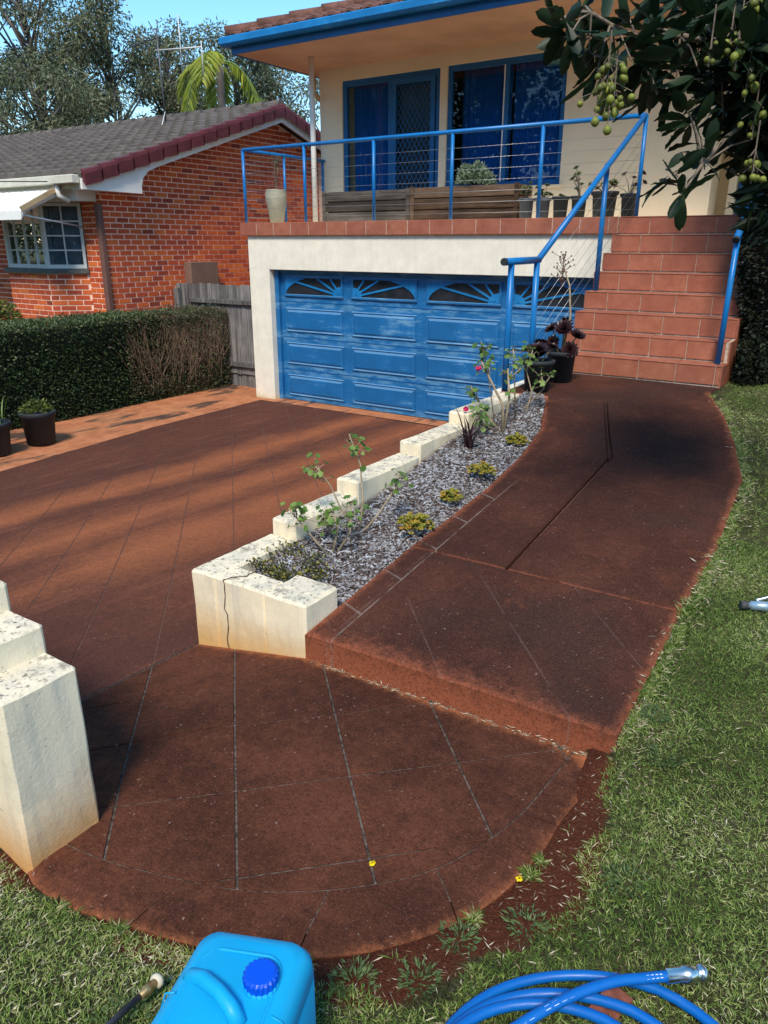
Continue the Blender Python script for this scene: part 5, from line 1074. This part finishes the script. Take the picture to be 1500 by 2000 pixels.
# dense mass of leaves further back, right and up
def mass(n, cs, r):
    cc = np.array(cs)[rng.integers(0, len(cs), n)]; d = unit(rng.normal(size=(n, 3))); return cc + d * (rng.random((n, 1)) ** .5) * r, d
Pm, Dm = mass(4200, [(-.62, 4.0, 3.15), (-.45, 3.9, 2.95), (-.75, 4.15, 3.45), (-.35, 4.0, 3.3), (-.9, 4.0, 3.5), (-.42, 3.85, 2.7), (-.55, 3.75, 3.3), (-.62, 3.7, 3.1)], .29); P2, D2 = mass(5000, [(1.0, 4.6, 3.3), (1.6, 5, 3.6), (2.2, 5.5, 4), (1.9, 4.3, 4.2), (2.8, 5, 5), (2.2, 5.9, 4.4), (1.4, 4.4, 3.7)], .75)
cloud_obj('foliage', [leaf_cloud(Pm, Dm + rng.normal(0, .6, (len(Pm), 3)), rng.uniform(.09, .15, len(Pm)), .04), leaf_cloud(P2, D2 + rng.normal(0, .6, (5000, 3)), rng.uniform(.10, .16, 5000), .045)], leafmat('macadamia_shaded_leaf', [(0, (.006, .015, .008)), (1, (.022, .045, .018))], .45, .12), MC, kind='stuff')  # leaf mass coloured darker than the single leaves, its shade painted in
twg.build('twigs', MAT['bark'], MC, kind='stuff')
nutb = MB(); nutb.lathe((0, 0, 0), [(.001, -1.0), (.45, -.9), (.85, -.5), (1.0, 0), (.88, .48), (.5, .85), (.16, 1.02), (.10, 1.25), (.001, 1.26)], 12); nutm = nutb.mesh('nut')
t = NT('green_nut'); MAT['nut'] = t.out(t.mix(t.orand(), (.075, .09, .018), (.22, .25, .04)), .5, 0, .35)
stk = MB()
for c, n, sp, dr in (((-1.06, 3.04, 2.97), 30, .035, .10), ((-1.03, 3.04, 2.93), 10, .03, .08), ((-.73, 3.4, 3.14), 9, .03, .07), ((-.70, 3.4, 3.09), 8, .03, .06), ((-.78, 3.33, 3.07), 3, .02, .03), ((-.62, 3.48, 2.86), 8, .03, .06), ((-.59, 3.43, 2.69), 9, .03, .05), ((-.67, 3.48, 3.24), 8, .03, .05), ((-.66, 3.45, 2.98), 6, .03, .05)):
    for k in range(n):
        p = Vector(c) + Vector((random.gauss(0, sp), random.gauss(0, sp * .8), random.uniform(-dr * .8, dr * .6))); o = obj('nut', nutm, MAT['nut'], MC); o.location = p; r_ = random.uniform(.0095, .0165); o.scale = (r_, r_ * random.uniform(.9, 1.08), r_ * random.uniform(.95, 1.2)); o.rotation_euler = (random.gauss(3.1, .5), random.gauss(0, .5), 0)
        stk.tube([p + Vector((0, 0, .02)), Vector((c[0], c[1], p.z + .05))], .0016, 4, False)
    stk.tube([(c[0], c[1], c[2] - dr), (c[0], c[1], c[2] + .17)], .003, 5, False)
for p in ((-1.075, 2.99, 2.84), (-1.03, 3.0, 2.81), (-1.045, 3.02, 2.86)):
    o = obj('nut', nutm, MAT['nut'], MC); o.location = p; o.scale = (.016, .016, .017); stk.tube([p, (p[0], p[1], p[2] + .10)], .0015, 4, False)
stk.build('nut_stalks', MAT['bark'], MC, kind='stuff')

# ================================================================ gum trees and palms behind
MAT['gum'] = leafmat('gum_leaf', [(0, (.045, .055, .028)), (.5, (.12, .135, .066)), (1, (.27, .28, .16))], .6, .2); MAT['gumbark'] = plain('pale_gum_bark', (.17, .14, .12), .85, .3, 4)
def gum(base, top, label, spread=3.2, n=38, leaves=330, low=.30):
    E_ = empty('gum_tree', label, 'tree', 'gum trees behind the houses'); bx_, by_ = base; H_ = top; tb = MB(); lean = random.gauss(0, .6)
    tb.tube([(bx_, by_, -.5), (bx_ + lean * .3, by_, H_ * .35), (bx_ + lean * .7, by_ + .3, H_ * .65), (bx_ + lean, by_, H_ * .92)], [.22, .16, .10, .03], 8); Ps = []; Ds = []
    for k in range(n):
        f_ = low + (1 - low) * (k + random.random()) / n; rad = spread * (.35 + .75 * math.sin(math.pi * min(1, (f_ - low) / (1 - low) * .8 + .12))) * random.uniform(.25, 1); a = random.uniform(0, 6.28); c = Vector((bx_ + lean * f_ + math.cos(a) * rad, by_ + math.sin(a) * rad, H_ * f_)); s_ = Vector((bx_ + lean * f_ * .8, by_, H_ * max(.2, f_ - .16))); tb.tube([s_, s_.lerp(c, .55) + Vector((0, 0, .15)), c + Vector((0, 0, .2))], [.07, .045, .015], 5)
        rc = random.uniform(.55, 1.15); m = int(leaves * rc); d = unit(rng.normal(size=(m, 3))); Ps.append(np.array(c) + d * (rng.random((m, 1)) ** .45) * np.array([rc, rc, rc * .7])); Ds.append(d * .7 + rng.normal(0, .5, (m, 3)) + [0, 0, -.5])
        for q in range(4): e_ = Vector(Ps[-1][q]); tb.tube([c, e_], [.014, .006], 4, False)
    P_ = np.concatenate(Ps); cloud_obj('crown', [leaf_cloud(P_, np.concatenate(Ds), rng.uniform(.16, .30, len(P_)), rng.uniform(.05, .085, len(P_)))], MAT['gum'], E_, kind='stuff'); tb.build('trunk', MAT['gumbark'], E_)
gum((-37.7, 22.1), 15.5, 'gum tree at the far left edge of the sky'); gum((-34.6, 23.6), 15.6, 'tallest gum tree rising past the top left corner', 3.2, 52); gum((-36.5, 27.0), 12.0, 'gum tree between the tallest gum and the antenna', 2.6); gum((-31.6, 25.1), 12.5, 'broad gum tree with its crown left of the antenna', 2.9, 50)
gum((-33.0, 28.4), 11.9, 'gum tree directly behind the antenna mast', 2.8, 46); gum((-34.6, 32.0), 11.6, 'gum tree between antenna and palm', 2.5); gum((-31.2, 31.8), 12.2, 'gum tree behind the bright palm', 3.0, 46); gum((-30.6, 34.6), 11.6, 'gum tree just left of the balcony post', 3.0, 46); gum((-28.2, 36.0), 11.2, 'gum tree seen behind the roof corner', 2.8); gum((-31.0, 20.5), 9.2, 'low gum tree over the left end of the dark roof', 2.6, 34, 420, .2)
MAT['palm'] = leafmat('palm_leaf', [(0, (.08, .12, .02)), (.5, (.24, .30, .04)), (1, (.55, .56, .10))], .45, .3)
def palm(c, label, n, L, yaw0=0):
    E_ = empty('palm_tree', label, 'tree', 'palms behind the brick house'); c = Vector(c); MB().tube([(c.x - .2, c.y, -.3), (c.x, c.y, c.z * .5), c], [.16, .12, .10], 9).build('trunk', MAT['gumbark'], E_); st = MB(); parts = []
    for k in range(n):
        a = yaw0 + 2 * math.pi * k / n + random.gauss(0, .2); up0 = random.uniform(-.3, .9); pts = []; p = c.copy(); d = Vector((math.cos(a), math.sin(a), up0)).normalized(); ns = 14; l = L * random.uniform(.85, 1.1)
        for s in range(ns + 1): pts.append(p.copy()); p = p + d * l / ns; d = (d + Vector((0, 0, -.21))).normalized()
        st.tube(pts, [.03 * (1 - s / (ns + 2)) for s in range(ns + 1)], 5); Pp = []; Dp = []; Lp = []
        for s in range(2, ns):
            tdir = (pts[s + 1] - pts[s]).normalized(); sd_ = tdir.cross(Vector((0, 0, 1))); sd_ = sd_.normalized() if sd_.length > .1 else Vector((1, 0, 0))
            for q in range(4):
                for sg in (-1, 1): Pp.append((pts[s].lerp(pts[s + 1], q / 4))[:]); Dp.append((sd_ * sg + tdir * .55 + Vector((0, 0, -.45)) + Vector((random.gauss(0, .1), random.gauss(0, .1), random.gauss(0, .1))))[:]); Lp.append(.48 * math.sin(math.pi * (s / ns * .85 + .12)) + .08)
        parts.append(leaf_cloud(np.array(Pp), np.array(Dp), np.array(Lp), .045, .15, .25, tint=np.clip(rng.normal(.5 + random.gauss(0, .2), .2, len(Pp)), 0, 1)))
    st.build('frond_stalks', MAT['strap'], E_); cloud_obj('fronds', parts, MAT['palm'], E_)
palm((-15.75, 15.9, 6.75), 'bright yellow green palm rising behind the brick gable', 6, 1.8, .2); palm((-16.3, 17.8, 6.0), 'palm between the bright palm and the roof corner', 6, 1.6, 1.0); palm((-14.5, 17.4, 5.2), 'lower darker palm behind the porch post', 8, 1.6, .1)

# ================================================================ lawn grass and weeds
MAT['grass'] = leafmat('lawn_grass', [(0, (.07, .13, .028)), (.35, (.19, .30, .065)), (.65, (.36, .44, .14)), (.82, (.60, .56, .32)), (1, (.84, .80, .62))], .6, .25, .25)
def noise2(x, y, s): return .5 + .25 * np.sin(x * s + 1.3 * np.sin(y * s * .7)) + .25 * np.sin(y * s * 1.1 + 1.7 * np.sin(x * s * .6 + 1))
def grass(n, x0, x1, y0, y1, lw, keep):
    x = rng.uniform(x0, x1, n); y = rng.uniform(y0, y1, n); k = ~inpoly(x, y, PATHPOLY) & ~inpoly(x, y, PADPOLY) & keep(x, y); x, y = x[k], y[k]
    z = z_lawn_np(x, y); m = len(x); P = np.stack([x, y, z - .004], 1); D = rng.normal(0, 1, (m, 3)); D[:, 2] = np.abs(rng.normal(.75, .45, m)); L = rng.uniform(.013, .036, m) * lw; g = noise2(x, y, 3.1) * .35 + noise2(x + 3, y, 9.) * .35 + noise2(x * 1.3 + y, y - x * .7, 47.) * .3
    tint = np.clip(rng.random(m) ** 1.2 * .75 + (g - .5) * 1.2 + .10, 0, 1); D[tint > .78, 2] *= .3
    return leaf_cloud(P, D, L, rng.uniform(.0018, .0036, m) * lw, .1, .1, tint)
def keep_main(x, y):
    d = np.where(y < 2.6, rim_dist_np(x, y), 9); w = np.interp(y, [.7, .95, 1.15, 1.5, 1.9, 2.3, 2.6], [.0, .02, .15, .20, .14, .05, 0]); w = w * (x > -1.35)
    return (d > w * (0.7 + .8 * noise2(x, y, 14.))) & ((rng.random(len(x)) < .9) | (noise2(x, y, 6) > .4))
def keep_left(x, y):
    d = rim_dist_np(x, y); return (d > .01) & ~((x < -1.9) & (y > .88))
lawn = cloud_obj('lawn_grass', [grass(250000, -1.35, .35, .95, 4.2, 1.0, keep_main), grass(60000, -1.35, .45, 4.2, 8.8, 1.15, lambda x, y: x > -1.24), grass(30000, .35, 3.5, .3, 8.8, 1.6, lambda x, y: x > 0), grass(46000, -2.6, -1.0, .45, 1.05, 1.0, keep_left), grass(12000, -1.0, .4, .35, 1.0, 1.1, lambda x, y: x > -2), grass(9000, -3.2, 2.5, -1.5, .45, 1.6, lambda x, y: x > -3)], MAT['grass'], label='short patchy lawn of green and straw coloured grass', cat='grass', kind='stuff')
n = 5200; yt = rng.uniform(2.46, 7.0, n); xt = np.interp(yt, [2.4, 3.38, 4.05, 5.02, 5.65, 6.5, 7.0], [-.58, -.60, -.59, -.65, -.82, -1.10, -1.28]) + np.abs(rng.normal(0, .022, n)) + .012 - .02 * (noise2(xt_ := yt * 3, yt, 7.) > .6)
kt = noise2(yt * 1.7, yt * .9, 9.) > .33; xt, yt = xt[kt], yt[kt]; ft = rng.random(3600); it = np.minimum((ft * (len(RIM) - 14)).astype(int) + 8, len(RIM) - 2); rp = np.array(RIM); xr = rp[it, 0] * (1 - ft) + rp[it + 1, 0] * ft; yr_ = rp[it, 1] * (1 - ft) + rp[it + 1, 1] * ft; xr += np.abs(rng.normal(0, .02, 3600)) * .7 + .004; yr_ -= np.abs(rng.normal(0, .02, 3600)) * .7 + .004; kr = noise2(xr, yr_, 21.) > .52; xt = np.concatenate([xt, xr[kr]]); yt = np.concatenate([yt, yr_[kr]])
Pt = np.stack([xt, yt, z_lawn_np(xt, yt)], 1); Dt = rng.normal(0, 1, (len(xt), 3)) + [-.3, .1, 0]; Dt[:, 2] = np.abs(rng.normal(.9, .4, len(xt)))
cloud_obj('edge_grass', [leaf_cloud(Pt, Dt, rng.uniform(.02, .06, len(xt)), rng.uniform(.002, .004, len(xt)), .1, .25, np.clip(rng.random(len(xt)) * .9, 0, 1))], MAT['grass'], label='ragged grass tufts leaning over the edge of the paving', cat='grass', kind='stuff')
# straw litter and runners over the bare soil
n = 1500; x = rng.uniform(-1.3, -.2, n); y = rng.uniform(.95, 2.7, n); k = ~inpoly(x, y, PADPOLY) & ~inpoly(x, y, PATHPOLY); x, y = x[k], y[k]; P = np.stack([x, y, [z_lawn(a, b_) + .004 for a, b_ in zip(x, y)]], 1); D = rng.normal(0, 1, (len(x), 3)); D[:, 2] *= .12
n2 = 240; u = rng.random(n2); px2 = -2.03 + 1.42 * u; P2 = np.stack([px2, 2.40 + .025 * u - rng.uniform(.002, .03, n2), [z_pad(a, 2.4) + .004 for a in px2]], 1); D2 = rng.normal(0, 1, (n2, 3)) * [1, .3, .1]
n3 = 700; yy3 = rng.uniform(2.5, 6.9, n3); xx3 = np.interp(yy3, [2.4, 3.38, 4.05, 5.02, 5.65, 6.5, 7.0], [-.58, -.60, -.59, -.65, -.82, -1.10, -1.28]) + rng.normal(.035, .035, n3); P3 = np.stack([xx3, yy3, [max(z_lawn(a, b_) + .008, z_path(b_) + .002 if a < np.interp(b_, [2.4, 4, 5, 5.65, 6.5, 7], [-.58, -.59, -.65, -.82, -1.1, -1.28]) else 0) for a, b_ in zip(xx3, yy3)]], 1); D3 = rng.normal(0, 1, (n3, 3)) * [1, 1, .25]
MAT['straw'] = leafmat('dry_straw', [(0, (.16, .11, .07)), (.5, (.38, .31, .20)), (1, (.62, .56, .42))], .8, .1)
cloud_obj('straw_litter', [leaf_cloud(P, D, rng.uniform(.012, .04, len(P)), .0035), leaf_cloud(P2, D2, rng.uniform(.01, .035, n2), .004), leaf_cloud(P3, D3, rng.uniform(.015, .05, n3), .005)], MAT['straw'], label='dry straw litter along the edges of the paving', cat='litter', kind='stuff')
MAT['weed'] = leafmat('weed_leaf', [(0, (.05, .09, .03)), (1, (.13, .20, .07))], .55, .2)
for (x, y), r, lab in (((-.36, 1.84), .065, 'feathery weed at the lawn edge beside the bare soil'), ((-.56, 1.56), .055, 'feathery weed between the pad rim and the lawn'), ((-.86, 1.15), .055, 'feathery weed at the pad rim right of the jerrycan'), ((-.72, 1.24), .05, 'small feathery weed in the bare soil above the hose'), ((-.70, 1.42), .05, 'flattened weed on the red soil by the rim'), ((-1.22, .70), .07, 'grassy weed beside the spray lance'), ((-.42, 2.45), .06, 'weed against the end of the step'), ((-.5, 2.62), .05, 'small weed beside the path edge above the step')):
    e = empty('weed', lab, 'weed', 'weeds along the pad rim'); n = 170; a = rng.uniform(0, 6.28, n); c = np.array((x, y, z_lawn(x, y) + .004)); rr = rng.random(n) ** .5 * r; dirs = np.stack([np.cos(a), np.sin(a), rng.uniform(.1, .6, n)], 1); cloud_obj('leaves', [leaf_cloud(c + dirs * rr[:, None] * [1, 1, .5], dirs + rng.normal(0, .35, (n, 3)), rng.uniform(.012, .026, n), .006)], MAT['weed'], e)
t = NT('yellow_petal'); MAT['yellow'] = t.out((.75, .55, .01), .6, 0, .2)
for x, y, lab in ((-1.05, 1.505, 'small yellow flower lying on the pad'), (-.645, 1.70, 'small yellow flower at the rim of the pad')):
    b = MB(); zz = z_pad(x, y) + .006
    for k in range(8): a = k * .785; round_leaf(b, (x + .006 * math.cos(a), y + .006 * math.sin(a), zz + .002 * (k % 3)), (math.cos(a) * .4, math.sin(a) * .4, 1), .0052, 6)
    b.build('fallen_flower', MAT['yellow'], label=lab, cat='flower', group='fallen yellow flowers')

# ================================================================ blue jerrycan
JC = empty('jerrycan', 'light blue plastic jerrycan standing on the lawn at the bottom', 'jerrycan')
t = NT('blue_polyethylene'); MAT['can'] = t.out(t.mix(t.noise(4), (.0, .32, .64), (.01, .40, .72)), t.math('ADD', t.math('MULTIPLY', t.noise(14, 5, .75), .35), .28), 0, .35); t.bump(t.noise(30, 3), .08, .003); t.b.inputs['Subsurface Weight'].default_value = .12; t.b.inputs['Subsurface Radius'].default_value = (.01, .03, .05)
jc = Vector((-.848, .703, .675)); ja = R(21); ju = Vector((math.cos(ja), math.sin(ja), 0)); jv = Vector((-math.sin(ja), math.cos(ja), 0))
def jp(u, v, w): return jc + ju * u + jv * v + Vector((0, 0, w))
def rrect(hu, hv, rad, n=6, hu0=None):
    out = []
    for cu, cv, a0 in ((hu - rad, hv - rad, 0), (-hu + rad, hv - rad, 90), (-hu + rad, -hv + rad, 180), (hu - rad, -hv + rad, 270)):
        for k in range(n + 1): a = R(a0 + 90 * k / n); out.append((cu + rad * math.cos(a), cv + rad * math.sin(a)))
    return out
lev = [(.0, .112, .162, .03), (.012, .128, .178, .032), (.10, .134, .186, .034), (.262, .134, .186, .035), (.268, .131, .183, .035), (.274, .134, .186, .035), (.325, .131, .183, .036), (.348, .120, .170, .038), (.358, .098, .145, .04)]
b = MB(); vs = []; m = None
for w, hu, hv, rd in lev:
    ring_ = rrect(hu, hv, rd); m = len(ring_)
    for (u, v) in ring_:
        drop = 0
        if w > .3: drop = .030 * max(0, (-u) / .12) * max(0, min(1, (v + .02) / .15)) + .012 * max(0, u / .12)
        vs.append(jp(u, v, w - drop)[:])
fs = [(i * m + k, i * m + (k + 1) % m, (i + 1) * m + (k + 1) % m, (i + 1) * m + k) for i in range(len(lev) - 1) for k in range(m)]; fs.append(tuple((len(lev) - 1) * m + k for k in range(m))); b.add(vs, fs, True)
body = b.build('body', MAT['can'], JC)
sm_ = MB(); sm_.tube([jp(-.1345, .0, .03), jp(-.1355, .0, .2), jp(-.135, .0, .30), jp(-.121, 0, .345), jp(-.10, .0, .3535)], .0022, 5); sm_.tube([jp(.1345, .0, .03), jp(.1355, .0, .2), jp(.135, .0, .31), jp(.121, 0, .338), jp(.10, .0, .349)], .0022, 5); sm_.build('mould_seam', MAT['can'], JC, kind='stuff')
rb3 = MB(); rr3 = rrect(.11, .16, .045); rb3.tube([jp(u * .80, v * .80 - .01, .3565 - .030 * max(0, -u * .8 / .12) * max(0, min(1, (v * .8 + .02) / .15)) - .012 * max(0, u * .8 / .12)) for u, v in rr3 + rr3[:1]], .004, 6, False); rb3.build('top_rib', MAT['can'], JC)
hb = MB(); hb.tube([jp(-.10, .05, .318), jp(-.085, .046, .344), jp(-.055, .035, .360), (jp(-.01, .012, .366))[:], jp(.025, -.012, .364), jp(.045, -.025, .342)], [.017, .017, .016, .015, .016, .018], 12); hb.build('handle', MAT['can'], JC)
kb = MB(); kb.tube([jp(.058, .058, .335), jp(.058, .058, .360)], .036, 20); kb.build('neck', MAT['can'], JC)
t = NT('royal_blue_plastic'); MAT['cap'] = t.out((.0, .075, .62), .4, 0, .4)
cb = MB(); n = 40; vs = []
ncx, ncy, ncz = jp(.058, .058, .352)
for k in range(n): rr_ = .036 if k % 2 else .0325; a = 2 * math.pi * k / n; vs += [(ncx + rr_ * math.cos(a), ncy + rr_ * math.sin(a), ncz), (ncx + rr_ * math.cos(a), ncy + rr_ * math.sin(a), ncz + .026), (ncx + .029 * math.cos(a), ncy + .029 * math.sin(a), ncz + .031)]
cb.add(vs, [(3 * k, 3 * ((k + 1) % n), 3 * ((k + 1) % n) + 1, 3 * k + 1) for k in range(n)] + [(3 * k + 1, 3 * ((k + 1) % n) + 1, 3 * ((k + 1) % n) + 2, 3 * k + 2) for k in range(n)] + [tuple(3 * k + 2 for k in range(n))]); cb.build('screw_cap', MAT['cap'], JC)

# ================================================================ hose
HO = empty('hose', 'coiled blue hose with a metal coupling on the lawn at lower right', 'hose')
t = NT('blue_hose_rubber'); MAT['hose'] = t.out(t.mix(t.noise(6), (.001, .10, .40), (.003, .14, .50)), t.math('ADD', t.math('MULTIPLY', t.noise(25, 4, .7), .4), .2), 0, .4); t = NT('bright_steel'); MAT['steel'] = t.out((.72, .72, .70), .25, 1.0); t = NT('white_print'); MAT['print'] = t.out((.75, .82, .88), .6)
zh = .70; hc = Vector((-.235, 1.115, 0)); hr = .0128
def hz(x, y): return z_lawn(x, y) + .022
pts = []
for k in range(150):
    a = R(200 - k * 7.2); tn = k / 50; r_ = .325 + .032 * math.sin(tn * 2.1 + .4) + .02 * math.sin(a * 2 + tn); cx, cy = hc.x + .03 * math.sin(tn * 1.7), hc.y + .035 * math.cos(tn * 1.3) - .05 * (tn if tn < 2 else 2) * .5; x, y = cx + r_ * math.cos(a), cy + r_ * math.sin(a); pts.append((x, y, hz(x, y) + .012 * tn))
MB().tube(pts, hr, 12).build('hose_coil', MAT['hose'], HO)
ep = [(-.50, .98), (-.475, 1.07), (-.42, 1.19), (-.35, 1.305), (-.28, 1.40), (-.215, 1.465), (-.17, 1.505)]; ez = [.03, .034, .045, .062, .062, .05, .045]; E3 = [(x, y, hz(x, y) + z) for (x, y), z in zip(ep, ez)]
def smooth(pts, n=6):
    out = []
    for i in range(len(pts) - 1):
        p0, p1, p2, p3 = [Vector(pts[max(0, min(len(pts) - 1, i + o))]) for o in (-1, 0, 1, 2)]
        for k in range(n): t_ = k / n; out.append(.5 * ((2 * p1) + (p2 - p0) * t_ + (2 * p0 - 5 * p1 + 4 * p2 - p3) * t_ ** 2 + (3 * p1 - p0 - 3 * p2 + p3) * t_ ** 3))
    return out + [Vector(pts[-1])]
S3 = smooth(E3); MB().tube(S3, hr, 12).build('hose_end', MAT['hose'], HO)
d_ = (S3[-1] - S3[-2]).normalized(); q = S3[-1]; MB().tube([q - d_ * .01, q + d_ * .03, q + d_ * .032, q + d_ * .062, q + d_ * .064, q + d_ * .074, q + d_ * .076, q + d_ * .09], [.0175, .0175, .0205, .0205, .0185, .0185, .0215, .0215], 16).build('coupling', MAT['steel'], HO)
pb = MB()
for i in range(8, len(S3) - 3):
    if i % 5 == 4: continue
    a, c = S3[i], S3[i + 1]; side = (c - a).cross(Vector((0, 0, 1))).normalized(); up = Vector((0, -.62, .78)) * (hr + .0006); w = Vector((0, .0, .003)); f0 = a.lerp(c, .15) + up; f1 = a.lerp(c, .75) + up; sdv = (c - a).cross(up).normalized() * .0045; pb.add([f0 - sdv, f1 - sdv, f1 + sdv, f0 + sdv], [(0, 1, 2, 3)])
pb.build('printed_lettering', MAT['print'], HO)
bbk = MB(); bbk.obox((-.275, 1.40, z_lawn(-.275, 1.40) + .004), (.012, .05, 0), (-.03, .008, 0), (0, 0, .012)); bbk.build('buried_brick', plain('worn_brick', (.22, .07, .045), .9, .3, 30), label='worn red brick sunk in the lawn under the hose end', cat='brick')
# ================================================================ spray lance and hand tool
LN = empty('spray_lance', 'grey spray lance with a brass and white tip in the grass', 'lance')
t = NT('grey_lance_tube'); gm_ = t.out((.055, .065, .085), .4, 0, .4); t = NT('brass'); br_ = t.out((.45, .33, .16), .4, .8)
A_, B_ = Vector((-1.16, .50, z_lawn(-1.16, .5) + .05)), Vector((-1.225, .775, z_lawn(-1.225, .775) + .05)); dl = (B_ - A_).normalized()
MB().tube([A_, B_], .0085, 12).build('tube', gm_, LN); MB().tube([B_ - dl * .01, B_ + dl * .01, B_ + dl * .012, B_ + dl * .03, B_ + dl * .032, B_ + dl * .05], [.010, .010, .0135, .0135, .011, .011], 10).build('brass_fitting', br_, LN)
MB().tube([B_ + dl * .05, B_ + dl * .056, B_ + dl * .064, B_ + dl * .066], [.012, .018, .018, .014], 18).build('white_tip', plain('ivory_plastic', (.62, .58, .46), .5), LN)
TL = empty('hand_tool', 'metal hand tool with a pale blue head lying on the lawn at right', 'tool'); q = Vector((-.375, 3.52, z_lawn(-.375, 3.52) + .03)); t = NT('pale_blue_metal'); pbm = t.out((.40, .55, .68), .3, .6)
dx = Vector((.9, .42, 0)).normalized(); MB().tube([q, q + dx * .03], .020, 12).build('rubber_end', plain('dark_rubber', (.05, .05, .055), .7), TL); MB().tube([q + dx * .03, q + dx * .042, q + dx * .044, q + dx * .12, q + dx * .14], [.013, .013, .022, .024, .016], 12).build('head', pbm, TL)
MB().tube(smooth([q + dx * .06 + Vector((0, .02, .02)), q + dx * .12 + Vector((0, .03, .04)), q + dx * .17 + Vector((0, .05, .075)), q + dx * .30 + Vector((0, .06, .08))]), .008, 8).build('lever', MAT['steel'], TL); MB().tube([q + dx * .13, q + dx * .34], .017, 10).build('handle', MAT['grey_pot'], TL)

# ================================================================ trees added unseen behind the viewer so the windows have foliage to reflect
Ps = []; Ds = []; tb = MB()
for k in range(18):
    bx_ = -100 + k * 8.5 + random.gauss(0, 1.5); by_ = -26 + random.gauss(0, 3); hh = random.uniform(13, 18); tb.tube([(bx_, by_, .5), (bx_ + .3, by_, hh * .7)], [.3, .1], 7)
    for q in range(24):
        c = np.array((bx_ + random.gauss(0, 2.4), by_ + random.gauss(0, 1.5), random.uniform(1.5, hh))); m = 420; d = unit(rng.normal(size=(m, 3))); Ps.append(c + d * (rng.random((m, 1)) ** .4) * 1.8); Ds.append(d + rng.normal(0, .7, (m, 3)))
P_ = np.concatenate(Ps); o = cloud_obj('reflection_trees', [leaf_cloud(P_, np.concatenate(Ds), .45, .25)], MAT['gum'], label='band of unseen trees added behind the viewer for the windows to reflect', cat='trees', kind='stuff')
tb.build('trunks', MAT['gumbark'], o)
